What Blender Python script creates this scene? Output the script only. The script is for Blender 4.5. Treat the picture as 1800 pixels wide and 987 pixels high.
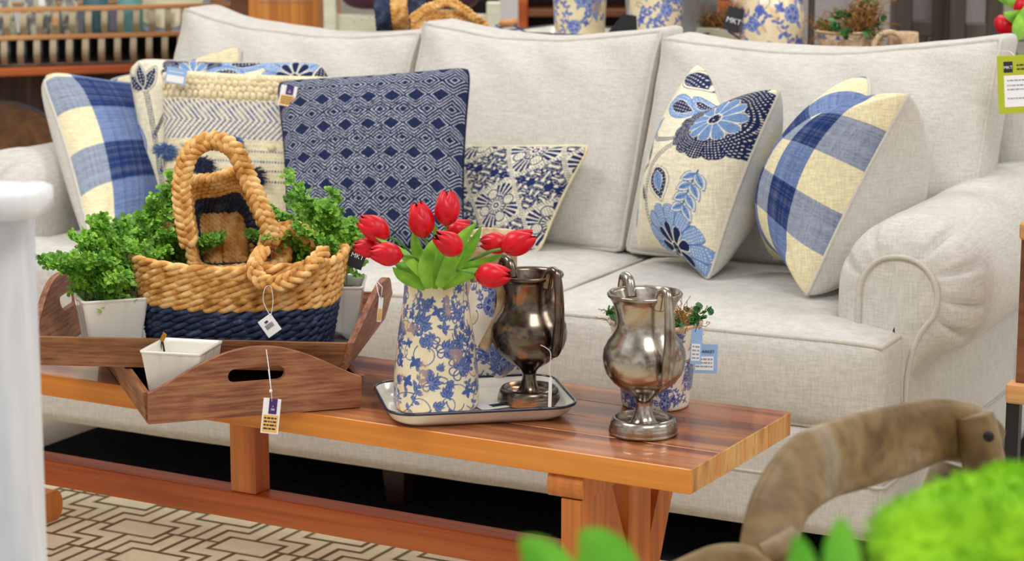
import bpy, math, random
import numpy as np
from mathutils import Vector, Matrix, noise as mnoise
for o in list(bpy.data.objects): bpy.data.objects.remove(o)
SC = bpy.context.scene
COL = SC.collection
PI = math.pi

# ---------------------------------------------------------------- camera
F_PX, YAW, PITCH, CY = 3836.0, .4824, .1772, 435.9
CAM = np.array([1.1706, -3.6653, 1.3449])
_s, _c, _sp, _cp = math.sin(YAW), math.cos(YAW), math.sin(PITCH), math.cos(PITCH)
RT = np.array([_c, _s, 0.]); FW = np.array([-_s*_cp, _c*_cp, -_sp]); UP = np.cross(RT, FW)
cd = bpy.data.cameras.new('camera'); cam = bpy.data.objects.new('camera', cd); COL.objects.link(cam)
cam.location = CAM; cam.rotation_euler = (PI/2-PITCH, 0, YAW)
cd.sensor_width = 36; cd.lens = F_PX/1800*36; cd.shift_y = -(493.5-CY)/1800
cd.clip_start = .05; cd.clip_end = 60
cd.dof.use_dof = True; cd.dof.focus_distance = 3.62; cd.dof.aperture_fstop = 6.0
SC.camera = cam

def at(u, v, X=None, Y=None, Z=None, D=None):
    """point of the place seen at photo pixel (u, v) on a known plane"""
    d = FW + RT*(u-900)/F_PX - UP*(v-CY)/F_PX
    if X is not None: t = (X-CAM[0])/d[0]
    elif Y is not None: t = (Y-CAM[1])/d[1]
    elif Z is not None: t = (Z-CAM[2])/d[2]
    else: t = D
    return CAM + d*t

# ---------------------------------------------------------------- view, world, lamps
vs = SC.view_settings
vs.view_transform = 'Standard'; vs.look = 'None'; vs.gamma = 1; vs.use_curve_mapping = False
vs.exposure = 0.26
W = bpy.data.worlds.new('world'); SC.world = W; W.use_nodes = True
nt = W.node_tree; nt.nodes.clear()
wo = nt.nodes.new('ShaderNodeOutputWorld'); bg = nt.nodes.new('ShaderNodeBackground')
tc = nt.nodes.new('ShaderNodeTexCoord'); nz = nt.nodes.new('ShaderNodeTexNoise'); nz.inputs['Scale'].default_value = 3.2
nz.inputs['Detail'].default_value = 3
cr = nt.nodes.new('ShaderNodeValToRGB')
cr.color_ramp.elements[0].position = .38; cr.color_ramp.elements[0].color = (.30, .27, .24, 1)
cr.color_ramp.elements[1].position = .62; cr.color_ramp.elements[1].color = (1, .98, .94, 1)
nt.links.new(tc.outputs['Generated'], nz.inputs['Vector']); nt.links.new(nz.outputs['Fac'], cr.inputs['Fac'])
nt.links.new(cr.outputs['Color'], bg.inputs['Color']); bg.inputs['Strength'].default_value = .74
nt.links.new(bg.outputs[0], wo.inputs[0])
def area(name, loc, tgt, sx, sy, power, col=(1, .975, .95)):
    l = bpy.data.lights.new(name, 'AREA'); l.shape = 'RECTANGLE'; l.size = sx; l.size_y = sy; l.energy = power; l.color = col
    o = bpy.data.objects.new(name, l); COL.objects.link(o); o.location = loc
    o.rotation_euler = (Vector(tgt)-Vector(loc)).to_track_quat('-Z', 'Y').to_euler(); return o
area('ceiling_light', (-2.2, -1.6, 3.6), (-1.2, .2, .4), 1.6, 1.0, 50)
area('ceiling_light', (1.6, -2.2, 3.6), (-.6, .2, .4), 1.6, 1.0, 42)
area('ceiling_light', (-.8, 2.2, 3.7), (-.8, 1.6, .5), 2.6, 1.0, 42)
area('ceiling_light', (3.5, .6, 3.2), (-.2, .3, .4), 1.2, 1.2, 30)

# ---------------------------------------------------------------- helpers
def S(c):  # sRGB 0..255 -> linear
    c = np.asarray(c, float)/255
    return np.where(c <= .04045, c/12.92, ((c+.055)/1.055)**2.4)
def lin4(c): return (*[float(x) for x in S(c)], 1)
def tag(o, label=None, cat=None, group=None, kind=None):
    if label: o['label'] = label
    if cat: o['category'] = cat
    if group: o['group'] = group
    if kind: o['kind'] = kind
    return o
def empty(name, loc, label=None, cat=None, group=None, rz=0.):
    o = bpy.data.objects.new(name, None); COL.objects.link(o); o.location = [float(x) for x in loc]; o.rotation_euler = (0, 0, rz)
    o.empty_display_size = .05
    return tag(o, label, cat, group)
def link(name, me, mats, parent=None, smooth=True, world=False):
    for m in (mats if isinstance(mats, (list, tuple)) else [mats]): me.materials.append(m)
    o = bpy.data.objects.new(name, me); COL.objects.link(o)
    if smooth: me.polygons.foreach_set('use_smooth', [True]*len(me.polygons))
    if parent is not None:
        o.parent = parent
        if world:   # vertices are in world space
            bpy.context.view_layer.update()
            me.transform(parent.matrix_world.inverted())
    return o
def rebase(o):
    """put a lone world-space mesh's origin at its base"""
    me = o.data; n = len(me.vertices); a = np.empty(n*3, 'f'); me.vertices.foreach_get('co', a); a = a.reshape(-1, 3)
    c = (a.max(0)+a.min(0))/2; c[2] = a[:, 2].min(); me.transform(Matrix.Translation([-float(x) for x in c])); o.location = o.location+Vector([float(x) for x in c]); return o
class MB:
    def __init__(s): s.v = []; s.f = []; s.m = []
    def add(s, vs_, fs, mi=0):
        b = len(s.v); s.v += [tuple(map(float, p)) for p in vs_]; s.f += [tuple(b+i for i in q) for q in fs]; s.m += [mi]*len(fs); return s
    def box(s, lo, hi, mi=0, M=None, bev=0):
        x0, y0, z0 = lo; x1, y1, z1 = hi
        if bev:
            b = bev; V_ = []
            n = 0
            # chamfered box: 24 verts
            fs = []
            def idx(ix, iy, iz, a): return ((ix*2+iy)*2+iz)*3+a
            P = [(x0, x1), (y0, y1), (z0, z1)]
            for ix in (0, 1):
                for iy in (0, 1):
                    for iz in (0, 1):
                        I = (ix, iy, iz)
                        for a in range(3):
                            V_.append([P[k][I[k]] + (0 if k == a else (b if I[k] == 0 else -b)) for k in range(3)])
            for a in range(3):
                o1, o2 = [(1, 2), (2, 0), (0, 1)][a]
                for sd in (0, 1):
                    q = []
                    for (p, r) in ((0, 0), (1, 0), (1, 1), (0, 1)):
                        I = [0, 0, 0]; I[a] = sd; I[o1] = p; I[o2] = r; q.append(idx(*I, a))
                    fs.append(q if sd else q[::-1])
                for p in (0, 1):
                    for r in (0, 1):   # edge along a
                        I0 = [0, 0, 0]; I0[o1] = p; I0[o2] = r; I1 = list(I0); I1[a] = 1
                        q = [idx(*I0, o1), idx(*I1, o1), idx(*I1, o2), idx(*I0, o2)]
                        fs.append(q if (p == r) == False else q[::-1])
            for ix in (0, 1):
                for iy in (0, 1):
                    for iz in (0, 1):
                        q = [idx(ix, iy, iz, k) for k in range(3)]
                        fs.append(q if (ix+iy+iz) % 2 else q[::-1])
        else:
            V_ = [(x, y, z) for x in (x0, x1) for y in (y0, y1) for z in (z0, z1)]
            fs = [(0, 1, 3, 2), (4, 6, 7, 5), (0, 4, 5, 1), (2, 3, 7, 6), (0, 2, 6, 4), (1, 5, 7, 3)]
        if M is not None: V_ = [tuple(M @ Vector(p)) for p in V_]
        return s.add(V_, fs, mi)
    def tube(s, pts, r, n=8, closed=False, cap=True, mi=0, flat=1.0, up=None):
        P = np.asarray(pts, float); N = len(P)
        r = np.broadcast_to(np.asarray(r, float), (N,))
        T = (np.roll(P, -1, 0)-np.roll(P, 1, 0)) if closed else np.gradient(P, axis=0)
        T /= np.linalg.norm(T, axis=1)[:, None]+1e-12
        if up is not None:
            u = np.broadcast_to(np.asarray(up, float), P.shape).copy(); A = u-(u*T).sum(1)[:, None]*T
            A /= np.linalg.norm(A, axis=1)[:, None]+1e-12
        else:
            A = np.empty_like(P); a = np.cross(T[0], [0, 0, 1.]);
            if np.linalg.norm(a) < .2: a = np.cross(T[0], [1., 0, 0])
            a /= np.linalg.norm(a)
            for i in range(N):
                a = a-(a@T[i])*T[i]; a /= np.linalg.norm(a); A[i] = a
        B = np.cross(T, A)
        th = np.linspace(0, 2*PI, n, endpoint=False)
        V_ = P[:, None]+r[:, None, None]*(np.cos(th)[None, :, None]*A[:, None]*flat+np.sin(th)[None, :, None]*B[:, None])
        V_ = V_.reshape(-1, 3); fs = []
        for i in range(N if closed else N-1):
            j = (i+1) % N
            for k in range(n):
                l = (k+1) % n; fs.append((i*n+k, i*n+l, j*n+l, j*n+k))
        if not closed and cap: fs += [tuple(range(n))[::-1], tuple((N-1)*n+k for k in range(n))]
        return s.add(V_, fs, mi)
    def lathe(s, prof, n=48, c=(0, 0, 0), mi=0, M=None):
        V_ = []
        for r, z in prof:
            for k in range(n): V_.append((c[0]+r*math.cos(2*PI*k/n), c[1]+r*math.sin(2*PI*k/n), c[2]+z))
        fs = []
        for i in range(len(prof)-1):
            for k in range(n):
                l = (k+1) % n; fs.append((i*n+k, i*n+l, (i+1)*n+l, (i+1)*n+k))
        if M is not None: V_ = [tuple(M @ Vector(p)) for p in V_]
        return s.add(V_, fs, mi)
    def prism(s, poly, d, mi=0, M=None):
        """poly in xz, extruded 0..d in y"""
        n = len(poly); V_ = [(x, 0, z) for x, z in poly]+[(x, d, z) for x, z in poly]
        fs = [tuple(range(n)), tuple(range(2*n-1, n-1, -1))]+[(i, n+i, n+(i+1) % n, (i+1) % n) for i in range(n)]
        if M is not None: V_ = [tuple(M @ Vector(p)) for p in V_]
        return s.add(V_, fs, mi)
    def blob(s, c, r, n=8, m=6, mi=0, M=None, f=None):
        V_ = []
        r = np.broadcast_to(r, (3,))
        for i in range(m+1):
            a = -PI/2+PI*i/m
            for k in range(n):
                b = 2*PI*k/n; p = np.array([math.cos(a)*math.cos(b), math.cos(a)*math.sin(b), math.sin(a)])
                if f: p = f(p)
                q = p*r
                if M is not None: q = np.array(M.to_3x3() @ Vector(q))
                V_.append(q+np.asarray(c))
        fs = [(i*n+k, i*n+(k+1) % n, (i+1)*n+(k+1) % n, (i+1)*n+k) for i in range(m) for k in range(n)]
        return s.add(V_, fs, mi)
    def build(s, name, mats, parent=None, smooth=True, world=False):
        me = bpy.data.meshes.new(name); me.from_pydata(s.v, [], s.f)
        if any(s.m): me.polygons.foreach_set('material_index', s.m)
        me.update()
        return link(name, me, mats, parent, smooth, world)
def gridmesh(name, P, mats, parent=None, color=None, wrapu=False, wrapv=False, flip=False, world=False, smooth=True):
    """P (nv,nu,3); colour attribute optional (nv,nu,3 linear)"""
    nv, nu = P.shape[:2]
    I = np.arange(nv*nu).reshape(nv, nu)
    if wrapu: I = np.concatenate([I, I[:, :1]], 1)
    if wrapv: I = np.concatenate([I, I[:1]], 0)
    q = np.stack([I[:-1, :-1], I[:-1, 1:], I[1:, 1:], I[1:, :-1]], -1).reshape(-1, 4)
    if flip: q = q[:, ::-1]
    me = bpy.data.meshes.new(name); nf = len(q)
    me.vertices.add(nv*nu); me.vertices.foreach_set('co', P.astype('f').ravel())
    me.loops.add(nf*4); me.loops.foreach_set('vertex_index', q.astype('i').ravel())
    me.polygons.add(nf); me.polygons.foreach_set('loop_start', np.arange(0, nf*4, 4, dtype='i'))
    me.update(calc_edges=True)
    if color is not None: setcol(me, color.reshape(-1, 3))
    return link(name, me, mats, parent, smooth, world)
def setcol(me, c):
    a = me.color_attributes.new('Col', 'FLOAT_COLOR', 'POINT'); n = len(c)
    a.data.foreach_set('color', np.concatenate([c, np.ones((n, 1))], 1).astype('f').ravel())

# ---------------------------------------------------------------- materials
def mat(name, base=(200, 200, 200), rough=.6, metal=0., spec=.5, coat=0., trans=0., sub=0.):
    m = bpy.data.materials.new(name); m.use_nodes = True; b = m.node_tree.nodes['Principled BSDF']
    b.inputs['Base Color'].default_value = lin4(base); b.inputs['Roughness'].default_value = rough
    b.inputs['Metallic'].default_value = metal; b.inputs['Specular IOR Level'].default_value = spec
    b.inputs['Coat Weight'].default_value = coat; b.inputs['Transmission Weight'].default_value = trans
    b.inputs['Subsurface Weight'].default_value = sub
    return m
def nodes(m): return m.node_tree.nodes, m.node_tree.links, m.node_tree.nodes['Principled BSDF']
def tex(m, kind, scale=(1, 1, 1), s=5., detail=4., rot=(0, 0, 0), dist=0., coord='Object'):
    N, L, b = nodes(m)
    t = N.new('ShaderNodeTexCoord'); mp = N.new('ShaderNodeMapping'); mp.inputs['Scale'].default_value = scale; mp.inputs['Rotation'].default_value = rot
    L.new(t.outputs[coord], mp.inputs['Vector']); x = N.new(kind); L.new(mp.outputs[0], x.inputs['Vector'])
    x.inputs['Scale'].default_value = s
    if 'Detail' in x.inputs: x.inputs['Detail'].default_value = detail
    if 'Distortion' in x.inputs: x.inputs['Distortion'].default_value = dist
    return x
def ramp(m, src, stops):
    N, L, b = nodes(m); r = N.new('ShaderNodeValToRGB'); e = r.color_ramp.elements
    while len(e) < len(stops): e.new(.5)
    for i, (p, c) in enumerate(stops): e[i].position = p; e[i].color = lin4(c)
    L.new(src, r.inputs['Fac']); return r.outputs['Color']
def mix(m, fac, a, b_, mode='MIX'):
    N, L, _ = nodes(m); x = N.new('ShaderNodeMix'); x.data_type = 'RGBA'; x.blend_type = mode
    for i, val in ((0, fac), (6, a), (7, b_)):
        if hasattr(val, 'is_output') or isinstance(val, bpy.types.NodeSocket): L.new(val, x.inputs[i])
        else: x.inputs[i].default_value = val
    return x.outputs[2]
def bump(m, src, st=.3, dist=.002, prev=None):
    N, L, b = nodes(m); x = N.new('ShaderNodeBump'); x.inputs['Strength'].default_value = st; x.inputs['Distance'].default_value = dist
    L.new(src, x.inputs['Height'])
    if prev: L.new(prev, x.inputs['Normal'])
    L.new(x.outputs[0], b.inputs['Normal']); return x.outputs[0]
def base(m, sock): N, L, b = nodes(m); L.new(sock, b.inputs['Base Color'])
def weave(m, amount=.25, s=330.):
    """two crossing stretched noises: thread colour variation; returns grey colour socket"""
    a = tex(m, 'ShaderNodeTexNoise', (1, 1, .13), s, 2.); b = tex(m, 'ShaderNodeTexNoise', (.13, .13, 1), s, 2.)
    N, L, _ = nodes(m); md = N.new('ShaderNodeMath'); md.operation = 'ADD'; L.new(a.outputs['Fac'], md.inputs[0]); L.new(b.outputs['Fac'], md.inputs[1])
    mr = N.new('ShaderNodeMapRange'); mr.inputs['From Min'].default_value = .72; mr.inputs['From Max'].default_value = 1.28
    mr.inputs['To Min'].default_value = 1-amount; mr.inputs['To Max'].default_value = 1+amount*.35; L.new(md.outputs[0], mr.inputs['Value'])
    return mr.outputs[0]
def fabric(name, c, amount=.25, s=330., dark=None):
    m = mat(name, c, .95, spec=.15); w = weave(m, amount, s)
    base(m, mix(m, 1., lin4(c), w, 'MULTIPLY'))
    m.node_tree.nodes['Principled BSDF'].inputs['Sheen Weight'].default_value = .15
    bump(m, w, .35, .0015); return m
def painted(name, rough=.9, amount=.22, s=330., spec=.2, coat=0., b=.3, weaving=True):
    m = mat(name, (255, 255, 255), rough, spec=spec, coat=coat); N, L, _ = nodes(m)
    a = N.new('ShaderNodeVertexColor'); a.layer_name = 'Col'
    if weaving:
        w = weave(m, amount, s); base(m, mix(m, 1., a.outputs['Color'], w, 'MULTIPLY')); bump(m, w, b, .0012)
    else:
        w = tex(m, 'ShaderNodeTexNoise', (1, 1, 1), 22., 5.); c = ramp(m, w.outputs['Fac'], [(.3, (225, 215, 200)), (.55, (255, 255, 255))])
        base(m, mix(m, .5, a.outputs['Color'], c, 'MULTIPLY')); bump(m, w.outputs['Fac'], .05, .002)
    return m
def wood(name, c1, c2, c3=None, axis=0, s=9., rough=.45, coat=0., bumpy=.15, stretch=.06, fine=.5):
    m = mat(name, c1, rough, coat=coat)
    sc = [1, 1, 1]; sc[axis] = stretch
    a = tex(m, 'ShaderNodeTexNoise', tuple(sc), s, 6., dist=1.2); b = tex(m, 'ShaderNodeTexNoise', tuple(x if i != axis else x*.5 for i, x in enumerate(sc)), s*9, 4.)
    c = ramp(m, a.outputs['Fac'], [(.32, c2), (.5, c1), (.68, c3 or c1)])
    g = ramp(m, b.outputs['Fac'], [(.3, (150, 140, 130)), (.6, (255, 255, 255))])
    base(m, mix(m, fine, c, g, 'MULTIPLY')); bump(m, b.outputs['Fac'], bumpy, .001); return m
M = {}
M['linen'] = fabric('sofa_linen', (212, 209, 202), .17, 300)
M['linen_back'] = fabric('cushion_linen', (210, 207, 199), .15, 300)
M['welt'] = fabric('welt_linen', (207, 202, 192), .12, 300)
M['paintfab'] = painted('printed_cotton')
M['paintcoarse'] = painted('coarse_printed_weave', amount=.35, s=230)
M['rugpaint'] = painted('flatwoven_rug', amount=.10, s=230)
M['paintcer'] = painted('printed_glaze', rough=.28, spec=.5, coat=.25, weaving=False)
M['creamyarn'] = fabric('cream_yarn', (240, 226, 188), .15, 200)
M['navyyarn'] = fabric('navy_yarn', (38, 46, 78), .3, 200)
M['blueyarn'] = fabric('blue_yarn', (88, 118, 172), .3, 200)
M['benchtop'] = wood('bench_top_wood', (176, 104, 60), (112, 52, 28), (206, 138, 88), 0, 10, .33, .35, .08, .05, .55)
M['benchside'] = wood('bench_side_wood', (222, 132, 38), (196, 102, 26), (236, 156, 62), 0, 8, .42, .1, .05, .05, .3)
M['benchend'] = wood('bench_end_grain', (206, 148, 84), (160, 88, 34), (226, 178, 110), 2, 14, .5, 0, .1, .3, .4)
M['benchleg'] = wood('bench_leg_wood', (206, 118, 48), (160, 78, 26), (214, 140, 70), 2, 9, .45, .05, .08, .06, .4)
M['stretcher'] = wood('stretcher_wood', (196, 98, 40), (152, 62, 24), (208, 122, 60), 0, 9, .45, .05, .08, .05, .4)
M['traywood'] = wood('distressed_tray_wood', (138, 84, 50), (108, 62, 38), (158, 104, 62), 0, 40, .6, 0, .3, .22, .4)
M['traywoodY'] = wood('distressed_tray_wood_ends', (150, 88, 64), (122, 66, 52), (168, 108, 76), 1, 40, .6, 0, .3, .22, .4)
def distress(m, c, th=.62, amt=.6, ax=0):
    N, L, b = nodes(m); src = b.inputs['Base Color'].links[0].from_socket
    t = tex(m, 'ShaderNodeTexNoise', (.05, 1, 1) if ax == 0 else (1, .05, 1), 200., 8.); f = ramp(m, t.outputs['Fac'], [(th-.1, (0, 0, 0)), (th+.08, (int(255*amt),)*3)])
    base(m, mix(m, f, src, lin4(c)))
distress(M['traywood'], (196, 152, 100), .54, .55, 0); distress(M['traywoodY'], (204, 160, 112), .53, .6, 1)
M['ceramic'] = mat('white_ceramic', (236, 232, 222), .22, spec=.5, coat=.3)
M['enamel'] = mat('cream_enamel', (240, 236, 222), .15, coat=.5)
M['enamelrim'] = mat('navy_enamel_rim', (26, 34, 62), .2, coat=.5)
M['galv'] = mat('galvanised_metal', (150, 158, 166), .45, .8)
_g = tex(M['galv'], 'ShaderNodeTexVoronoi', (1, 1, 1), 60.); base(M['galv'], ramp(M['galv'], _g.outputs['Color'], [(.2, (120, 130, 140)), (.8, (185, 192, 198))]))
def tarnish(name, a, b_, c, rough, s=16.):
    m = mat(name, a, rough, 1.); t = tex(m, 'ShaderNodeTexNoise', (1, 1, .7), s, 5., dist=.8)
    base(m, ramp(m, t.outputs['Fac'], [(.34, b_), (.47, a), (.56, a), (.66, c)]))
    t2 = tex(m, 'ShaderNodeTexNoise', (1, 1, 1), 40., 4.); N, L, b = nodes(m); mr = N.new('ShaderNodeMapRange'); mr.inputs['To Min'].default_value = rough*.6; mr.inputs['To Max'].default_value = rough*1.5
    L.new(t2.outputs['Fac'], mr.inputs['Value']); L.new(mr.outputs[0], b.inputs['Roughness']); bump(m, t2.outputs['Fac'], .12, .002); return m
M['galvtan'] = mat('tan_galvanised', (176, 160, 132), .4, .6)
M['pewter'] = tarnish('tarnished_pewter', (186, 178, 168), (92, 70, 50), (176, 142, 90), .2)
M['bronze'] = tarnish('tarnished_bronze', (118, 106, 94), (48, 42, 44), (206, 130, 80), .2)
M['gunmetal'] = tarnish('dark_tarnished_metal', (92, 84, 78), (34, 38, 54), (130, 110, 82), .25)
M['straw'] = mat('seagrass', (206, 158, 96), .7, spec=.3)
_g = tex(M['straw'], 'ShaderNodeTexNoise', (1, 1, 1), 45., 5.); base(M['straw'], ramp(M['straw'], _g.outputs['Fac'], [(.3, (168, 112, 50)), (.47, (222, 164, 90)), (.66, (246, 208, 142))])); bump(M['straw'], _g.outputs['Fac'], .4, .003)
M['navystraw'] = mat('navy_seagrass', (40, 52, 84), .55, spec=.4)
_g = tex(M['navystraw'], 'ShaderNodeTexNoise', (1, 1, 1), 55., 5.); base(M['navystraw'], ramp(M['navystraw'], _g.outputs['Fac'], [(.3, (22, 30, 54)), (.55, (44, 58, 92)), (.75, (92, 108, 140))])); bump(M['navystraw'], _g.outputs['Fac'], .4, .003)
def leafm(name, a, b_, s=30., rough=.45):
    m = mat(name, a, rough, spec=.4); t = tex(m, 'ShaderNodeTexNoise', (1, 1, 1), s, 3.); base(m, ramp(m, t.outputs['Fac'], [(.35, b_), (.65, a)]))
    b = m.node_tree.nodes['Principled BSDF']; b.inputs['Subsurface Weight'].default_value = 0.; return m
M['fern'] = leafm('fern_leaf', (150, 204, 70), (84, 146, 40))
M['stem'] = leafm('plant_stem', (120, 176, 90), (86, 140, 60))
M['tulipleaf'] = leafm('tulip_leaf', (150, 206, 66), (88, 156, 34), 24)
M['petal'] = leafm('tulip_petal', (226, 8, 36), (196, 2, 26), 40, .35)
M['petaldark'] = leafm('tulip_petal_base', (150, 12, 36), (100, 8, 30), 40, .4)
M['white'] = mat('white_card', (240, 240, 240), .7)
M['string'] = mat('white_string', (230, 232, 236), .8)
M['purple'] = mat('purple_print', (70, 34, 110), .6)
M['orange'] = mat('orange_print', (240, 186, 96), .6)
M['bluecard'] = mat('light_blue_card', (150, 184, 228), .7)
M['black'] = mat('black_card', (28, 30, 36), .6)
M['ink'] = mat('printed_ink', (40, 40, 60), .7)
M['lime'] = mat('lime_card', (176, 186, 30), .6)
M['greyink'] = mat('grey_ink', (150, 155, 175), .7)
M['brass'] = mat('brass_clip', (190, 140, 60), .35, .9)
M['darkmetal'] = mat('dark_steel', (46, 44, 46), .45, .6)
M['brownleg'] = mat('dark_brown_leg', (44, 22, 26), .4)
def text(s, size, mt, parent, Mx, name='lettering', align='CENTER'):
    cu = bpy.data.curves.new(name, 'FONT'); cu.body = s; cu.size = size; cu.align_x = align; cu.align_y = 'CENTER'; cu.extrude = .0002
    o = bpy.data.objects.new(name, cu); COL.objects.link(o); bpy.context.view_layer.update()
    me = bpy.data.meshes.new_from_object(o.evaluated_get(bpy.context.evaluated_depsgraph_get())); bpy.data.objects.remove(o)
    me.transform(Mx); me.name = name
    return link(name, me, mt, parent, False)
def frame(o, x, z):
    """matrix with origin o, x axis, z axis (approximately), y = z cross x"""
    x = Vector(x).normalized(); z = Vector(z); z = (z-z.dot(x)*x).normalized(); y = z.cross(x)
    m = Matrix(((x.x, y.x, z.x, o[0]), (x.y, y.y, z.y, o[1]), (x.z, y.z, z.z, o[2]), (0, 0, 0, 1))); return m
def sm(a, b, x): t = np.clip((x-a)/(b-a), 0, 1); return t*t*(3-2*t)
def rotz(a, loc=(0, 0, 0)): return Matrix.Translation([float(x) for x in loc]) @ Matrix.Rotation(a, 4, 'Z')
def catmull(pts, n=12, closed=False):
    P = np.asarray(pts, float); N = len(P); out = []
    for i in range(N if closed else N-1):
        g = (lambda k: P[k % N]) if closed else (lambda k: P[min(max(k, 0), N-1)])
        p0, p1, p2, p3 = g(i-1), g(i), g(i+1), g(i+2)
        for t in np.arange(n)/n: out.append(.5*((2*p1)+(p2-p0)*t+(2*p0-5*p1+4*p2-p3)*t*t+(3*p1-p0-3*p2+p3)*t**3))
    if not closed: out.append(P[-1])
    return np.array(out)
def twist(mb, path, R, n=2, turns=20, closed=True, rs=None, mi=0, seg=6, lump=.25, up=(0, 0, 1), ph=0., braid=False, flat=1.):
    """n strands twisted (or plaited) round a path"""
    P = np.asarray(path, float); N = len(P); rs = rs or R*.62
    T = (np.roll(P, -1, 0)-np.roll(P, 1, 0)) if closed else np.gradient(P, axis=0)
    T /= np.linalg.norm(T, axis=1)[:, None]; u = np.broadcast_to(np.asarray(up, float), P.shape)
    A = np.cross(T, u); A /= np.linalg.norm(A, axis=1)[:, None]+1e-9; B = np.cross(A, T)
    t = np.linspace(0, 2*PI*turns, N, endpoint=not closed)+ph
    for k in range(n):
        a = t+2*PI*k/n
        if braid: off = A*(np.sin(a)*R)[:, None]+B*(np.sin(2*a)*R*.45)[:, None]
        else: off = (A*np.cos(a)[:, None]+B*np.sin(a)[:, None])*R*.55
        r = rs*(1+lump*np.sin(a*(1 if not braid else 2)+1.)**2-lump*.5)
        mb.tube(P+off*flat, r, seg, closed, mi=mi)
    return mb
# ================================================================= floor, black sheet and rug
def wood_floor():
    m = mat('pale_floor', (214, 206, 192), .35)
    b = tex(m, 'ShaderNodeTexBrick', (1, 1, 1), 1.); b.inputs['Color1'].default_value = lin4((220, 212, 198)); b.inputs['Color2'].default_value = lin4((206, 198, 184))
    b.inputs['Mortar'].default_value = lin4((150, 128, 96)); b.inputs['Mortar Size'].default_value = .006; b.inputs['Brick Width'].default_value = .9; b.inputs['Row Height'].default_value = .45
    base(m, b.outputs['Color']); return m
f = MB().box((-9, -6, -.1), (7, 12, 0)).build('floor', wood_floor(), smooth=False); tag(f, kind='structure')
f = MB().box((-9, 11.9, 0), (7, 12.05, 3.4)).build('wall_back', mat('wall_paint', (196, 190, 182), .8), smooth=False); tag(f, kind='structure')
md = mat('black_mottled_sheet', (30, 33, 42), .95, spec=.1)
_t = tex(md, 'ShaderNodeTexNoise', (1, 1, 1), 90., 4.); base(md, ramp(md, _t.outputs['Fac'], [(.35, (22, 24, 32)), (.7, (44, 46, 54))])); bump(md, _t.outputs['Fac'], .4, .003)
f = MB().box((-2.05, .06, .0), (.12, 1.35, .006), bev=.002).build('floor_covering', md, smooth=False)  # thin black sheet laid over the floor below the sofa
rebase(tag(f, 'thin plain black sheet spread under the linen sofa', 'rug'))
# patterned rug
def rug():
    x0, x1, y0, y1 = -2.5, .75, -1.75, .05; h = .0034
    xs = np.arange(x0, x1, h); ys = np.arange(y0, y1, h); X, Y = np.meshgrid(xs, ys)
    col = np.ones(X.shape+(3,))*S((242, 232, 200)); m = np.zeros(X.shape); w = .0050
    p1, p2 = (.262, 0.), (.131, -.148)
    segs = [(-.065, -.0405, .065, -.0405), (-.065, .0405, .065, .0405), (-.065, -.0405, -.065, .0405), (.065, -.0405, .065, .0405), (.065, 0, .197, 0),
            (.085, 0, .085, -.074), (.035, -.074, .085, -.074), (.035, -.074, .035, -.148), (.125, 0, .125, -.1075), (.163, 0, .163, -.079), (.163, -.079, .228, -.079), (.228, -.079, .228, -.148), (0, -.0405, 0, -.148)]
    # reduce to the lattice cell, testing neighbour cells
    gy = np.round((Y+.1112)/-.148); bx_ = X+1.5938-gy*.131; gx = np.round(bx_/.262); lx0 = bx_-gx*.262; ly0 = Y+.1112+gy*.148
    for i in (-1, 0, 1):
        for j in (-1, 0, 1):
            lx = lx0-i*.262-j*.131; ly = ly0+j*.148
            for a, b, c, d in segs:
                dx = np.maximum(np.maximum(min(a, c)-lx, lx-max(a, c)), 0); dy = np.maximum(np.maximum(min(b, d)-ly, ly-max(b, d)), 0)
                m = np.maximum(m, 1-sm(w*.8, w*1.15, np.maximum(dx, dy)))
    col = col*(1-m[..., None])+S((112, 94, 60))*m[..., None]
    P = np.stack([X, Y, np.full_like(X, .009)+.0005*np.sin(X*900)*np.sin(Y*900)], -1)
    # fold the border down to the floor for thickness
    P[0, :, 2] = P[-1, :, 2] = .0; P[:, 0, 2] = P[:, -1, 2] = .0
    o = gridmesh('floor_covering', P, M['rugpaint'], color=col, smooth=False)
    return rebase(tag(o, 'cream flatweave rug with a brown interlocking fretwork pattern in front of the sofa', 'rug'))
rug()

# ================================================================= sofa
def cubegrid(n):
    """unit cube surface points by face, deduplicated"""
    key = {}; V_ = []; F_ = []
    def vid(p):
        k = tuple(round(x, 5) for x in p)
        if k not in key: key[k] = len(V_); V_.append(k)
        return key[k]
    L = [np.linspace(-1, 1, k+1) for k in n]
    for ax in range(3):
        a, b = [(1, 2), (2, 0), (0, 1)][ax]
        for sd in (-1., 1.):
            for i in range(n[a]):
                for j in range(n[b]):
                    q = []
                    for (ii, jj) in ((i, j), (i+1, j), (i+1, j+1), (i, j+1)):
                        p = [0, 0, 0]; p[ax] = sd; p[a] = L[a][ii]; p[b] = L[b][jj]; q.append(vid(p))
                    F_.append(tuple(q if sd > 0 else q[::-1]))
    return np.array(V_, float), F_
def wrinkle(P, amp, sc, seed=0):
    out = np.array([mnoise.fractal(Vector((p[0]*sc[0]+seed, p[1]*sc[1], p[2]*sc[2])), 1., 2., 3) for p in P]); return out*amp
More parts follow.
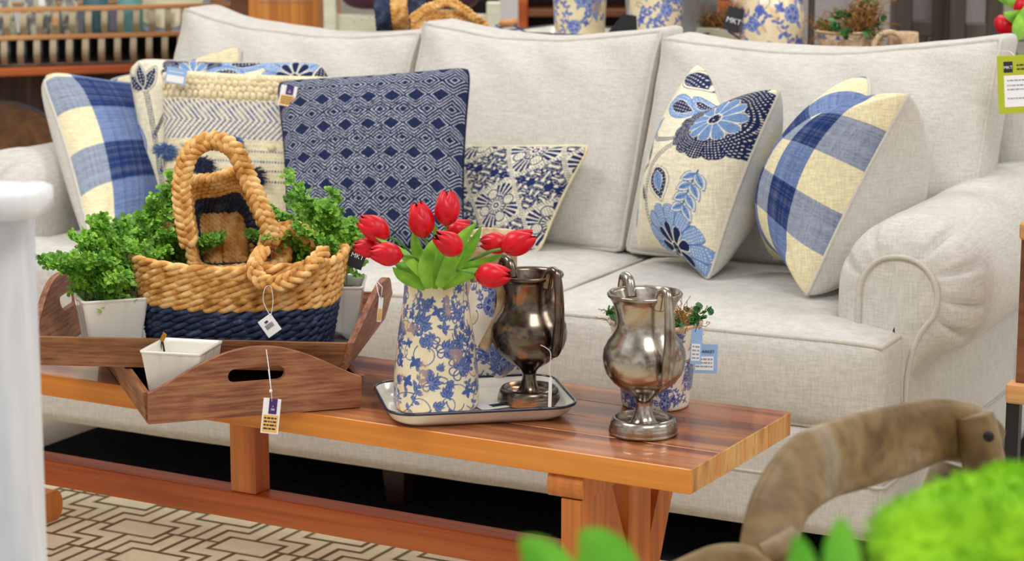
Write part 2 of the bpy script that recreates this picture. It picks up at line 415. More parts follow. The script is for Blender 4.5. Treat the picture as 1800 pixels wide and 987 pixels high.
def cushion(name, size, fn, mt, parent, n=(40, 20, 20), r=.035, welts=(), wr=.0035, seed=0., wsc=(5, 5, 5)):
    """rounded box of half-size `size`, edges radius r, mapped by fn(local xyz array, unit xyz array) to world"""
    U, Fc = cubegrid(n); h = np.array(size)
    def rb(U):
        p = U*h; inner = np.clip(p, -(h-r), h-r); d = p-inner; L = np.linalg.norm(d, axis=1)[:, None]; return inner+np.where(L > 1e-9, d/np.maximum(L, 1e-9)*r*np.minimum(1, L/r), 0)
    P = fn(rb(U), U); P[:, 1] -= wrinkle(P, wr, wsc, seed); P[:, 2] += wrinkle(P, wr*.8, wsc, seed+9)
    me = bpy.data.meshes.new(name); me.from_pydata(P.tolist(), [], Fc); me.update()
    o = link(name, me, mt, parent, True, True)
    for path in welts:
        Uw = np.array(path); Pw = fn(rb(Uw), Uw); Pw[:, 1] -= wrinkle(Pw, wr, wsc, seed); Pw[:, 2] += wrinkle(Pw, wr*.8, wsc, seed+9)
        mb = MB(); mb.tube(Pw, .0052, 6, closed=True); mb.build('piping', M['welt'], o, True, True)
    return o
def loop_edge(axis, s, n=30, k=.985):
    """closed loop along the 4 edges of face axis=s"""
    a, b = [(1, 2), (2, 0), (0, 1)][axis]; out = []
    for (p, q) in (((-1, -1), (1, -1)), ((1, -1), (1, 1)), ((1, 1), (-1, 1)), ((-1, 1), (-1, -1))):
        for t in np.linspace(0, 1, n, endpoint=False):
            u = [0, 0, 0]; u[axis] = s; u[a] = p[0]+(q[0]-p[0])*t; u[b] = p[1]+(q[1]-p[1])*t; out.append(u)
    return out
sofa = empty('sofa', (-1.1, .5, 0), 'large three-seat sofa in oatmeal linen with rolled arms and piped cushions', 'sofa')
XL = -2.2
# base with plinth seam
def mapid(cx, cy, cz): return lambda P, U: P+np.array([cx, cy, cz])
def basefn(P, U):
    Q = P+np.array([XL/2, .475, .217]);
    return Q
o = cushion('base', (1.1, .465, .102), basefn, M['linen'], sofa, (60, 18, 8), .012, [], .0015)
mb = MB()
zz = .222; mb.tube([(XL-.0, .0105, zz), (-.006, .0105, zz), (.0015, .02, zz), (.0015, .93, zz)], .0035, 6)
mb.build('base_seam', M['welt'], o, True, True)
# side panels below the rolled arms
for sx, nm in ((0, 'side_panel'), (XL, 'side_panel')):
    s_ = 1 if sx == 0 else -1
    def fn(P, U, sx=sx, s_=s_):
        Q = P.copy(); Q[:, 0] = Q[:, 0]+sx-s_*.049; Q[:, 1] += .56; Q[:, 2] += .385; return Q
    cushion(nm, (.045, .37, .085), fn, M['linen'], sofa, (4, 20, 10), .01, [], .001)
# back frame
cushion('back_frame', (1.1, .07, .40), mapid(XL/2, 1.0, .46), M['linen'], sofa, (40, 6, 20), .03, [], .002)
# arms
def arm(sg):
    cx = 0 if sg > 0 else XL
    # full profile and panel profile, same parametrisation (local x outward, z up)
    nA = 96
    def prof(full):
        pts = []
        if full: c, R, zb, neck, ntop = (-.014, .554), .140, .30, (.0015, .40), (.03, .44)
        else: c, R, zb, neck, ntop = (-.017, .556), .074, .30, (.004, .40), (.010, .47)
        for t in np.linspace(0, 1, 22): pts.append((c[0]-R, zb+(c[1]-zb)*t))
        for t in np.linspace(0, 1, 52)[1:]:
            a = PI-t*math.radians(232 if full else 222); pts.append((c[0]+R*math.cos(a), c[1]+R*math.sin(a)))
        e = pts[-1]
        for t in np.linspace(0, 1, 12)[1:]: pts.append((e[0]*(1-t)**2+2*t*(1-t)*ntop[0]+t*t*neck[0], e[1]*(1-t)**2+2*t*(1-t)*ntop[1]+t*t*neck[1]))
        for t in np.linspace(0, 1, 12)[1:]: pts.append((neck[0], neck[1]+(zb-neck[1])*t))
        return np.array(pts)
    fu, pa = prof(True), prof(False); n = len(fu); rows = []; tt = np.arange(n)
    cut = np.zeros(n)
    for k in (27, 34, 41, 48, 55, 62, 68): cut += np.exp(-((tt-k)/0.62)**2)
    for a in np.linspace(0, PI/2, 18):
        q = pa+(fu-pa)*math.sin(a); y = .125+.085*(1-math.cos(a)); g = math.sin(2*a)**.7 if a > 0 else 0
        cc = np.array([-.012, .552]); d = cc-q; d /= np.linalg.norm(d, axis=1)[:, None]
        q = q+d*(cut*g*.013)[:, None]; rows.append(np.column_stack([q[:, 0], np.full(n, y)+cut*g*.005, q[:, 1]]))
    for y in np.linspace(.21, .93, 30)[1:]:
        q = fu.copy(); k = np.exp(-(y-.21)/.05); cc = np.array([0, .55]); d = cc-q; d /= np.linalg.norm(d, axis=1)[:, None]; q = q+d*(cut*k*.002)[:, None]
        q[:, 1] += .012*sm(.3, .95, y)*(q[:, 1] > .5); rows.append(np.column_stack([q[:, 0], np.full(n, y), q[:, 1]]))
    P = np.array(rows); P[..., 0] = P[..., 0]*sg+cx
    if sg < 0: P[..., 2] -= .018*sm(.44, .54, P[..., 2])
    sh = P.shape; Q = P.reshape(-1, 3); Q[:, 2] += wrinkle(Q, .004, (6, 6, 6), 3+sg); P = Q.reshape(sh)
    o = gridmesh('arm', P, M['linen'], sofa, flip=(sg > 0), world=True)
    # back cap
    mb = MB(); b = P[-1]; mb.add(b, [tuple(range(n))]); mb.build('arm_end', M['linen'], o, False, True)
    # front panel, slightly crowned
    rr = []
    c = np.array([pa[:, 0].mean(), .5]); c = np.array([-.02, .5])
    for s in np.linspace(0, 1, 10):
        q = c+(pa-c)*s; rr.append(np.column_stack([q[:, 0]*sg+cx, np.full(n, .1235-.008*(1-s*s)), q[:, 1]]))
    gridmesh('arm_panel', np.array(rr), M['linen'], o, flip=(sg < 0), world=True)
    w = P[0].copy(); w[:, 1] = .122; MB().tube(w, .0052, 6).build('piping', M['welt'], o, True, True)
    w2 = (c+(pa-c)*.90); MB()
    w3 = np.column_stack([((w2[:, 0]))*sg+cx, np.full(n, .1195), w2[:, 1]])
    return o
arm(1); arm(-1)
# seat cushions
XS = [0., -.735, -1.465, XL]
for i in range(3):
    xr, xl = XS[i], XS[i+1]
    def fn(P, U, i=i, xr=xr, xl=xl):
        Q = P.copy(); Y = .005+.335*(U[:, 1]+1)*1.0
        Y = P[:, 1]+.345
        r_, l_ = np.full(len(P), xr), np.full(len(P), xl)
        if i == 0: r_ = -.14+.14*sm(.165, .135, Y)
        if i == 2: l_ = XL+.14-.14*sm(.165, .135, Y)
        hx = .36 if i != 1 else .36
        t = P[:, 0]/.36; Q[:, 0] = (r_+l_)/2+t*((r_-l_)/2-.004)
        Q[:, 1] = Y
        cr_ = (1-U[:, 0]**4)*(1-U[:, 1]**4)
        Q[:, 2] = P[:, 2]+.402+np.where(U[:, 2] > 0, .018, -.0)*cr_*np.abs(U[:, 2])-.012*(1-np.abs(U[:, 0])**3)*0
        Q[:, 1] -= .018*(1-U[:, 0]**4)*(1-U[:, 2]**2)*(U[:, 1] < 0)*np.abs(U[:, 1])
        return Q
    cushion('seat_cushion', (.36, .335, .086), fn, M['linen'], sofa, (36, 60, 12), .022, [loop_edge(2, 1.), loop_edge(2, -1.)], .003, i*3.1, (4, 4, 4))
# back cushions
XB = [-.02, -.785, -1.400, -2.09]
for i in range(3):
    xr, xl = XB[i], XB[i+1]
    def fn(P, U, i=i, xr=xr, xl=xl):
        z = .495+(P[:, 2]+.25)/.5*.475
        w = (xr-xl)/2; cx = (xr+xl)/2
        r_ = np.full(len(P), xr); l_ = np.full(len(P), xl)
        if i == 0: r_ = xr-.12*sm(.70, .60, z)
        if i == 2: l_ = xl+.0*z
        t = P[:, 0]/.36; x = (r_+l_)/2+t*(r_-l_)/2
        # corners stand out, edges pulled in
        x = x-t*.006*(1-U[:, 2]**2)
        ridge = (1-U[:, 0]**2)
        top = (U[:, 2]+1)/2
        z = z-(.032 if i != 1 else .03)*ridge*top**3+.014*U[:, 0]*(1 if i == 0 else -1 if i == 2 else .2)*top**2
        if i == 2: z = z+.006*np.exp(-((U[:, 0]+.92)/.16)**2)*top**4-.01*top
        y = P[:, 1]+.66+(z-.495)*.42
        cr_ = ((1-U[:, 0]**4)*(1-np.abs(U[:, 2])**3.0))
        y = y-.062*cr_*(U[:, 1] < 0)*np.abs(U[:, 1])
        # soft pull lines from the top corners
        y = y+.006*np.sin((U[:, 0]*1.3+U[:, 2])*9)*np.exp(-((U[:, 2]-.9)/.35)**2)*(U[:, 1] < 0)
        return np.column_stack([x, y, z])
    cushion('back_cushion', (.36, .075, .25), fn, M['linen'], sofa, (48, 12, 44), .024, [loop_edge(1, -1.)], .006, 11+i*5.3, (4.5, 4.5, 4.5))
for x, y in ((-1.10, .16), (-.08, .10), (XL+.1, .10), (-.08, .86), (XL+.1, .86)):
    mb = MB(); mb.add([(x-.03, y-.03, .118), (x+.03, y-.03, .118), (x+.03, y+.03, .118), (x-.03, y+.03, .118), (x-.02, y-.02, .006), (x+.02, y-.02, .006), (x+.02, y+.02, .006), (x-.02, y+.02, .006)],
                      [(0, 1, 2, 3), (7, 6, 5, 4), (0, 4, 5, 1), (1, 5, 6, 2), (2, 6, 7, 3), (3, 7, 4, 0)]); mb.build('leg', M['brownleg'], sofa, False, True)
# lime tag hanging from the right back cushion
def card(name, c, w, h, parent, mt, nrm, roll=0., th=.0012, radius=0.):
    """thin card centred at c, facing nrm, upright unless rolled; returns object and its matrix"""
    nrm = Vector([float(x) for x in nrm]).normalized(); up = Vector((0, 0, 1)); y = (up-up.dot(nrm)*nrm).normalized(); x = y.cross(nrm)
    Mx = Matrix(((x.x, y.x, nrm.x, c[0]), (x.y, y.y, nrm.y, c[1]), (x.z, y.z, nrm.z, c[2]), (0, 0, 0, 1))) @ Matrix.Rotation(roll, 4, 'Z')
    pinv = Matrix.Identity(4)
    if parent is not None:
        bpy.context.view_layer.update(); pinv = parent.matrix_world.inverted()
    mb = MB(); mb.box((-w/2, -h/2, -th), (w/2, h/2, 0), M=pinv @ Mx, bev=th*.3); o = mb.build(name, mt, parent, False)
    return o, Mx
def patch(o, Mx, x0, y0, x1, y1, mt, name='printed_panel'):
    """printed area on a card (card coordinates)"""
    bpy.context.view_layer.update()
    return MB().box((x0, y0, -.0001), (x1, y1, .0004), M=o.matrix_world.inverted() @ Mx).build(name, mt, o, False)
def lines(o, Mx, x0, x1, ys, h, mt, name='print_lines', seed=1):
    bpy.context.view_layer.update(); rnd = random.Random(seed); mb = MB(); I = o.matrix_world.inverted() @ Mx
    for y in ys:
        x = x0
        while x < x1:
            w = rnd.uniform(.4, 1.3)*h*2.2; e = min(x+w, x1); mb.box((x, y-h/2, 0), (e, y+h/2, .0007), M=I); x = e+h*.5
    return mb.build(name, mt, o, False)
def put_text(o, Mx, s, size, x, y, mt):
    bpy.context.view_layer.update(); return text(s, size, mt, o, o.matrix_world.inverted() @ Mx @ Matrix.Translation((x, y, .0007)))
VN = tuple(-FW)
t0 = at(1790, 148, Y=.66)
lt = empty('price_tag', (t0[0], t0[1], t0[2]-.06), 'lime green hang tag with a white panel beside the top right sofa cushion', 'tag')
o, Mx = card('card', t0, .081, .116, lt, M['lime'], (.45, -1, .1), .06)
p = patch(o, Mx, -.028, -.045, .036, .018, M['white']); patch(o, Mx, -.028, .024, -.010, .046, M['black'])
put_text(o, Mx, 'MKT', .0085, -.019, .034, M['white']); lines(o, Mx, -.022, .03, (.008, -.002, -.010, -.028), .003, M['greyink']); lines(o, Mx, -.002, .036, (.038, .030), .003, M['ink'])
MB().tube(catmull([t0+np.array([-.01, .0, .055]), t0+np.array([-.03, .03, .062]), np.array([-.03, .745, .955])], 6), .0008, 5).build('string', M['string'], lt, True, True)
# ================================================================= bench (coffee table)
BR_ = np.array([-.0598, -.7357]); TH = -.0283; BH = .4391
def bM(): return Matrix.Translation((BR_[0], BR_[1], 0)) @ Matrix.Rotation(TH, 4, 'Z')
BL = 1.80; BD = .396
bench = empty('coffee_table', (BR_[0], BR_[1], 0), 'low plank-topped coffee table of glossy orange-brown wood on trestle legs before the sofa', 'table', rz=TH)
mb = MB(); ys = [0, .108, .205, .30, BD]
for a, b in zip(ys[:-1], ys[1:]):
    mb.box((-BL, a+.0003, BH-.0395), (0, b-.0003, BH), bev=.0013)
tt = mb.build('tabletop', [M['benchtop'], M['benchside'], M['benchend']], bench, False)
for p in tt.data.polygons:
    n_ = p.normal
    p.material_index = 1 if (n_.y < -.7 or n_.z < -.7 or n_.y > .7) else 2 if abs(n_.x) > .7 else 0
def trestle(x0):
    """cross frame centred at local x0"""
    yc = .185
    mb = MB()
    def beam(z0, z1, y0, y1, nm, xa=-.062, xb=0., parent=bench):
        m_ = MB(); r = (z1-z0)/2
        poly = []
        for a in np.linspace(PI/2, 3*PI/2, 9): poly.append((y0+r*.6+r*.6*math.cos(a), (z0+z1)/2+r*math.sin(a)))
        for a in np.linspace(-PI/2, PI/2, 9): poly.append((y1-r*.6+r*.6*math.cos(a), (z0+z1)/2+r*math.sin(a)))
        T_ = Matrix(((0, 1, 0, x0+xa), (1, 0, 0, 0), (0, 0, 1, 0), (0, 0, 0, 1)))
        m_.prism(poly, xb-xa, M=T_); return m_.build(nm, M['benchleg'], parent, False)
    beam(BH-.078, BH-.0395, -.0, .385, 'batten'); beam(.0098, .072, -.03, .42, 'foot')
    MB().box((x0-.045, .172, .072), (x0-.001, .252, BH-.0785), bev=.002).build('post', M['benchleg'], bench, False)
    T_ = Matrix(((0, 1, 0, x0-.038), (1, 0, 0, 0), (0, 0, 1, 0), (0, 0, 0, 1)))
    zt = BH-.0785
    for poly in ([(.005, zt), (.112, zt), (.168, .245), (.168, .0725), (.005, .0725)], [(.375, zt), (.315, zt), (.256, .24), (.256, .12), (.285, .16)]):
        m_ = MB(); m_.prism(poly, .034, M=T_); m_.build('brace', M['benchleg'], bench, False)
trestle(-.185); trestle(-1.60)
MB().box((-1.59, .165, .170), (-.224, .215, .2195), bev=.002).build('stretcher', M['stretcher'], bench, False)
MB().box((-.985, .170, .2195), (-.93, .215, BH-.04), bev=.0015).build('post', M['benchleg'], bench, False)
mb = MB(); T_ = Matrix(((0, 1, 0, -.90), (1, 0, 0, 0), (0, 0, 1, 0), (0, 0, 0, 1)))
T_ = Matrix.Translation((-.60, .19, BH-.04))
mb.prism([(-.055, 0), (-.035, -.012), (0, -.02), (.03, -.017), (.055, 0)], .03, M=T_); mb.build('corbel', M['benchleg'], bench, False)
# ================================================================= drawing on surfaces (colour attributes)
class Cv:
    """colour field over surface coordinates X, Y (metres)"""
    def __init__(s, X, Y, base_): s.X = X; s.Y = Y; s.c = np.ones(X.shape+(3,))*S(base_)
    def put(s, m, col, a=1.): m = (m*a)[..., None]; s.c = s.c*(1-m)+S(col)*m
    def win(s, x0, x1, y0, y1):
        q = (s.X > x0) & (s.X < x1) & (s.Y > y0) & (s.Y < y1)
        if not q.any(): return None
        r = np.where(q.any(1))[0]; c = np.where(q.any(0))[0]; return slice(r[0], r[-1]+1), slice(c[0], c[-1]+1)
    def sub(s, x0, x1, y0, y1):
        w = s.win(x0, x1, y0, y1)
        return (None, None, None) if w is None else (w, s.X[w], s.Y[w])
    def mput(s, w, m, col, a=1.): m = (np.clip(m, 0, 1)*a)[..., None]; s.c[w] = s.c[w]*(1-m)+S(col)*m
    def stroke(s, pts, w, col, e=.0009, dash=None):
        p = np.asarray(pts, float); ww = np.broadcast_to(w, (len(p),)); mw = float(np.max(ww))+2*e
        W_, X, Y = s.sub(p[:, 0].min()-mw, p[:, 0].max()+mw, p[:, 1].min()-mw, p[:, 1].max()+mw)
        if W_ is None: return
        D = np.full(X.shape, 9.)
        acc = 0
        for i in range(len(p)-1):
            a, b = p[i], p[i+1]; L2 = ((b-a)**2).sum()+1e-12
            t = np.clip(((X-a[0])*(b[0]-a[0])+(Y-a[1])*(b[1]-a[1]))/L2, 0, 1)
            d = np.hypot(X-a[0]-t*(b[0]-a[0]), Y-a[1]-t*(b[1]-a[1]))-(ww[i]+(ww[i+1]-ww[i])*t)
            D = np.minimum(D, d)
        s.mput(W_, 1-sm(-e/2, e/2, D), col)
    def dots(s, pts, r, col, e=.0009):
        for (x, y) in pts:
            W_, X, Y = s.sub(x-r-e, x+r+e, y-r-e, y+r+e)
            if W_ is None: continue
            s.mput(W_, 1-sm(r-e/2, r+e/2, np.hypot(X-x, Y-y)), col)
    def leaf(s, x, y, ang, L, Wd, fill, line=None, lw=.0012, vein=None, e=.0009, skew=0., dots=None):
        """pointed leaf from base (x, y) towards ang"""
        W_, X, Y = s.sub(x-L-.01, x+L+.01, y-L-.01, y+L+.01)
        if W_ is None: return
        c, n = math.cos(ang), math.sin(ang); u = ((X-x)*c+(Y-y)*n)/L; v = (-(X-x)*n+(Y-y)*c)
        v = v-skew*L*np.sin(np.clip(u, 0, 1)*PI); h = Wd/2*np.sin(np.clip(u, 0, 1)**.8*PI)**.9
        d = np.where((u > 0) & (u < 1), np.abs(v)-h, np.maximum(np.hypot(np.maximum(-u, u-1)*L, v), 0))
        if line is not None: s.mput(W_, 1-sm(lw-e/2, lw+e/2, d), line)
        if fill is not None: s.mput(W_, 1-sm(-e/2, e/2, d), fill)
        if dots is not None:
            q = (np.sin(u*L*800) > .45)&(np.sin(v*800) > .45)&(d < -.001); s.mput(W_, q.astype(float), dots)
        if vein is not None:
            q = (np.abs(v) < .0007) & (u > .05) & (u < .9); s.mput(W_, q.astype(float), vein)
            q = (np.sin((u*L-np.abs(v))*1000) > .75) & (d < -.0012); s.mput(W_, q.astype(float), vein, .8)
    def petals(s, x, y, n, r0, r1, wd, fill, line=None, lw=.0012, a0=0., dots=None, vein=None, sq=1.):
        W_, X, Y = s.sub(x-r1*1.2, x+r1*1.2, y-r1*1.2, y+r1*1.2)
        if W_ is None: return
        X = (X-x)/sq; Y = Y-y; R = np.hypot(X, Y); A = np.arctan2(Y, X)-a0; st = 2*PI/n; a = (A+st/2) % st-st/2
        u = (R*np.cos(a)-r0)/(r1-r0); v = R*np.sin(a); h = wd/2*np.clip(u, 0, 1)**.6*np.sqrt(np.clip(1-np.clip((u-.72)/.28, 0, 1)**2, 0, 1))
        d = np.where((u > 0) & (u < 1), np.abs(v)-h, .01); e = .0009
        if line is not None: s.mput(W_, 1-sm(lw-e/2, lw+e/2, d), line)
        if fill is not None: s.mput(W_, 1-sm(-e/2, e/2, d), fill)
        if vein is not None: s.mput(W_, ((np.sin(a*n*6) > .55) & (d < -.001)).astype(float), vein, .7)
        if dots is not None: s.mput(W_, ((np.sin(R*1150) > .35)&(np.cos(v*1150) > .35)&(d < -.0012)).astype(float), dots)
def curl(x, y, a, R, turn=1., n=14):
    t = np.linspace(0, 1, n); th = a+turn*PI*1.5*t; r = R*(1-.75*t); dx = np.cumsum(np.cos(th)*r*.35); dy = np.cumsum(np.sin(th)*r*.35); return np.column_stack([x+dx, y+dy])
NAVY, MID, LBL, CREAM = (32, 46, 92), (70, 100, 160), (132, 166, 216), (240, 234, 206)

# ================================================================= throw pillows
def lin(a, n): t = np.linspace(0, 1, n); return .5-.5*np.cos(PI*(t*.94+.03))
def pillow(label, TL, TR, BR, BL, th, paint, pinch=.05, chop=0., N=240, seed=0., back='linen_back', welt='welt', fabric_='paintfab', N2=60, group=None, puff=.42, bow=0., noback=False, rc=.035):
    TL, TR, BR, BL = [np.asarray(p, float) for p in (TL, TR, BR, BL)]
    cb = (BL+BR)/2
    root = empty('throw_pillow', cb, label, 'pillow', group)
    W_ = (np.linalg.norm(TR-TL)+np.linalg.norm(BR-BL))/2; H_ = (np.linalg.norm(TL-BL)+np.linalg.norm(TR-BR))/2
    nrm = np.cross(BR-BL, TL-BL); nrm /= np.linalg.norm(nrm)     # towards the front
    upv = (TL+TR-BL-BR); upv /= np.linalg.norm(upv)
    def surf(a, b, sgn, thk):
        U, V_ = a, b
        su, sv = 2*U-1, 2*V_-1
        kc = 1-rc*(np.abs(su*sv))**9; su, sv = su*kc, sv*kc
        uu = .5+(su*(1-pinch*(1-sv**2)))/2; vv = .5+(sv*(1-pinch*(1-su**2)))/2
        P = ((1-uu)*(1-vv))[..., None]*BL+(uu*(1-vv))[..., None]*BR+(uu*vv)[..., None]*TR+((1-uu)*vv)[..., None]*TL
        z = (np.clip(16*U*(1-U)*V_*(1-V_), 0, 1))**puff
        # creases that run in from the corners
        cr_ = np.zeros_like(z)
        for (cu, cv) in ((0, 0), (1, 0), (0, 1), (1, 1)):
            du, dv = np.abs(U-cu), np.abs(V_-cv); r = np.hypot(du, dv); an = np.arctan2(dv, du)
            cr_ += np.sin(an*9+cu+cv*2+seed)*np.exp(-((r-.14)/.10)**2)
        P = P+nrm*(sgn*thk*(z*(1+.04*np.sin(3*su+seed)*np.cos(2.4*sv+seed))+.022*cr_*(z > .02)*np.minimum(1, z*2)))[..., None]
        if chop: P = P-upv*(chop*np.exp(-(su/.42)**2)*np.clip(V_, 0, 1)**3.5)[..., None]+nrm*(chop*.5*np.exp(-(su/.3)**2)*sm(.5, 1, V_)*np.sin(np.clip(V_, 0, 1)*PI)*-sgn)[..., None]
        if bow: P = P+nrm*(bow*(su**2))[..., None]
        return P
    a = lin(0, N); U, V_ = np.meshgrid(a, a)
    U = (U-U.min())/(U.max()-U.min()); V_ = (V_-V_.min())/(V_.max()-V_.min())
    P = surf(U, V_, 1, th*.5)
    cv = Cv(U*W_, V_*H_, CREAM); paint(cv, U, V_, W_, H_)
    fr = gridmesh('front_panel', P, M[fabric_], root, color=cv.c, world=True)
    a = lin(0, N2); U2, V2 = np.meshgrid(a, a); U2 = (U2-U2.min())/(U2.max()-U2.min()); V2 = (V2-V2.min())/(V2.max()-V2.min())
    gridmesh('back_panel', surf(U2, V2, -1, th*.6), M[back], root, flip=True, world=True)
    n = 50; t = np.linspace(0, 1, n, endpoint=False); z0, o1 = np.zeros(n), np.ones(n)
    eu = np.concatenate([t, o1, 1-t, z0]); ev = np.concatenate([z0, t, o1, 1-t])
    if welt: MB().tube(surf(eu, ev, 1, 0), .0040, 6, closed=True).build('piping', M[welt] if isinstance(welt, str) else welt, root, True, True)
    return root, surf, fr
def gingham(n, nu=None, fromright=False, top=None, uo=0.):
    def f(cv, U, V_, W_, H_):
        u_ = (1-U if fromright else U)*(nu or n)+(1-uo if uo else 0)
        a = (np.floor(u_) % 2); b = (np.floor(V_*n) % 2) if top is None else (np.floor((1-V_)*n-top+1) % 2); s_ = a+b
        rg = np.random.RandomState(4); 
        fx = np.interp(U.ravel(), np.linspace(0, 1, 300), rg.rand(300)).reshape(U.shape); fy = np.interp(V_.ravel(), np.linspace(0, 1, 300), rg.rand(300)).reshape(U.shape)
        cv.put((s_ == 0).astype(float), (240, 230, 190)); 
        cv.put((s_ == 1).astype(float), (112, 134, 182)); cv.put(((s_ == 1)&(a == 0)).astype(float), (150, 160, 180))
        cv.put((s_ == 2).astype(float), (26, 52, 112))
        cv.put((s_ > 0)*np.clip((fx*.6+fy*.6-.5), 0, 1), (200, 206, 216), .35); cv.put((s_ > 0)*np.clip((.55-fx*.6-fy*.5), 0, 1), (34, 50, 100), .8)
    return f
def diamonds(cv, U, V_, W_, H_):
    cv.c[:] = S((36, 48, 88))
    rg = np.random.RandomState(2)
    jig = .010*np.sin(V_*60+3*np.sin(U*7))+.006*np.sin(U*140)
    x = (U*8+jig) % 1; x = np.minimum(x, 1-x)*2; y = (V_*5.8+.25+jig) ; y = y-np.round(y); y = np.abs(y)
    c = y+.30*x; c2 = np.abs(.5-y)+.30*(1-x); m = np.zeros_like(U)
    for k in (.24, .345, .45): m = np.maximum(m, (np.abs(c-k) < .0135))
    for k in (.12, .235): m = np.maximum(m, (np.abs(c2-k) < .0135)&(c2 < .28))
    fr = (np.sin(U*W_*1900+V_*300)*np.sin(V_*H_*1500) > -.55)
    cv.put(m*fr*1., (236, 240, 248)); 
def batik(cv, U, V_, W_, H_):
    X, Y = cv.X, cv.Y; a = math.radians(33); L = .098
    x = (X*math.cos(a)+Y*math.sin(a))/L+.33; y = (-X*math.sin(a)+Y*math.cos(a))/L+.42
    ix, iy = np.floor(x), np.floor(y); u = x-ix-.5; v = y-iy-.5; r = np.hypot(u, v); an = np.arctan2(v, u); k = (ix+iy) % 2
    cv.c[:] = S((236, 230, 208))
    bd = np.maximum(np.abs(u), np.abs(v))
    m = np.zeros_like(X)
    # medallion cells
    A = (r < .07)&(r > .03); A |= (np.sin(an*16) > -.1)&(r > .10)&(r < .20); A |= (np.abs(r-.225) < .018)
    q = np.minimum(np.abs(u), np.abs(v)) ; fan = (np.sin(an*28) > -.4)&(r > .26)&(r < .56) & (np.cos(4*an) < .3)
    A |= fan
    for (cx, cy) in ((.3, 0), (-.3, 0), (0, .3), (0, -.3)):
        rr = np.hypot(u-cx, v-cy); cut = rr < .135; A &= ~cut; A |= (np.abs(rr-.12) < .013); A |= (rr < .10)&(np.sin((u-cx)*130) > .2)&(np.sin((v-cy)*130) > .2)
    # scroll cells
    g = np.sin(u*34+2.2*np.sin(v*20))+np.sin(v*34+2.2*np.sin(u*20)); Bm = (np.abs(g) < .78) | ((g > 1.15))
    # concentric key cells
    Cc = (np.sin(bd*58) > -.3)&(np.sin((u+v)*60)*np.sin((u-v)*60) > -.75)
    kk = ((ix*1+iy*2) % 3)
    m = np.where(k == 0, A, np.where(kk == 1, Cc, Bm)); m = m & (bd < .455)
    m |= (bd > .46)&(np.sin((u+v)*110) > .55)
    cv.put(m.astype(float), (34, 50, 104))
def crewel(motifs):
    def f(cv, U, V_, W_, H_):
        cv.c[:] = S((242, 235, 208)); K = (W_+H_)/2
        for m_ in motifs: m_(cv, W_, H_, K)
    return f
def m_flower(u, v, R, dark=True, n=11, a0=0., sq=1.):
    def f(cv, W_, H_, K):
        x, y, r = u*W_, v*H_, R*K
        A_, B_ = (NAVY, LBL) if dark else (LBL, NAVY)
        cv.petals(x, y, n+5, r*.3, r, r*.42, A_, NAVY if dark else MID, .0014, a0, dots=(238, 232, 210), sq=sq)
        cv.dots([(x, y)], r*.50, A_); cv.petals(x, y, n, r*.10, r*.56, r*.26, B_, (242, 236, 214), .002, a0+.2, vein=MID if dark else (20, 30, 70), sq=sq)
        cv.dots([(x, y)], r*.15, (242, 236, 214)); cv.dots([(x, y)], r*.12, NAVY); rg = np.random.RandomState(3)
        cv.dots([(x+a*r*.09, y+b*r*.09) for a, b in rg.randn(8, 2)*.6], .0011, (242, 236, 214))
    return f
def m_stem(pts, w=.0045, col=NAVY):
    def f(cv, W_, H_, K):
        p = catmull([(a*W_, b*H_) for a, b in pts], 10); cv.stroke(p, w, col); cv.stroke(p, w-.0022, (240, 234, 210))
        d = np.gradient(p, axis=0); d /= np.linalg.norm(d, axis=1)[:, None]; L = np.cumsum(np.linalg.norm(np.diff(p, axis=0), axis=1)); ts = np.arange(0, L[-1], .0065)
        q = np.column_stack([np.interp(ts, L, p[1:, 0]), np.interp(ts, L, p[1:, 1])]); cv.dots(q, .0023, col)
    return f
def m_leaf(u, v, ang, L, Wd, fill=NAVY, line=NAVY, dots=(238, 232, 210), vein=None, inner=None):
    def f(cv, W_, H_, K):
        x, y, l, w = u*W_, v*H_, L*K, Wd*K; a = math.radians(ang)
        cv.leaf(x, y, a, l, w, (242, 236, 214), line, .0016); cv.leaf(x+math.cos(a)*l*.05, y+math.sin(a)*l*.05, a, l*.88, w*.8, fill, None, dots=dots, vein=vein)
        if inner: cv.leaf(x+math.cos(a)*l*.18, y+math.sin(a)*l*.18, a, l*.55, w*.42, inner, (242, 236, 214), .0016, vein=MID)
    return f
def m_spray(u, v, ang, L, n=4, col=LBL):
    def f(cv, W_, H_, K):
        x, y, a = u*W_, v*H_, math.radians(ang); l = L*K
        cv.stroke([(x, y), (x+math.cos(a)*l, y+math.sin(a)*l)], .0016, MID)
        for i in range(n):
            t = (i+.3)/n
            for sg in (-1, 1):
                b = a+sg*math.radians(42); bx, by = x+math.cos(a)*l*t, y+math.sin(a)*l*t
                cv.leaf(bx, by, b, l*.36, l*.19, (225, 228, 226), MID, .0014); cv.leaf(bx, by, b, l*.31, l*.12, col, None, vein=MID)
    return f
def m_blob(u, v, ang, L, Wd, col=LBL):
    def f(cv, W_, H_, K):
        x, y, l, w, a = u*W_, v*H_, L*K, Wd*K, math.radians(ang)
        cv.leaf(x, y, a, l, w, col, MID, .0014, dots=(214, 224, 236)); cv.leaf(x+math.cos(a)*l*.15, y+math.sin(a)*l*.15, a, l*.62, w*.55, NAVY, (242, 236, 214), .0016, dots=(238, 232, 210))
    return f
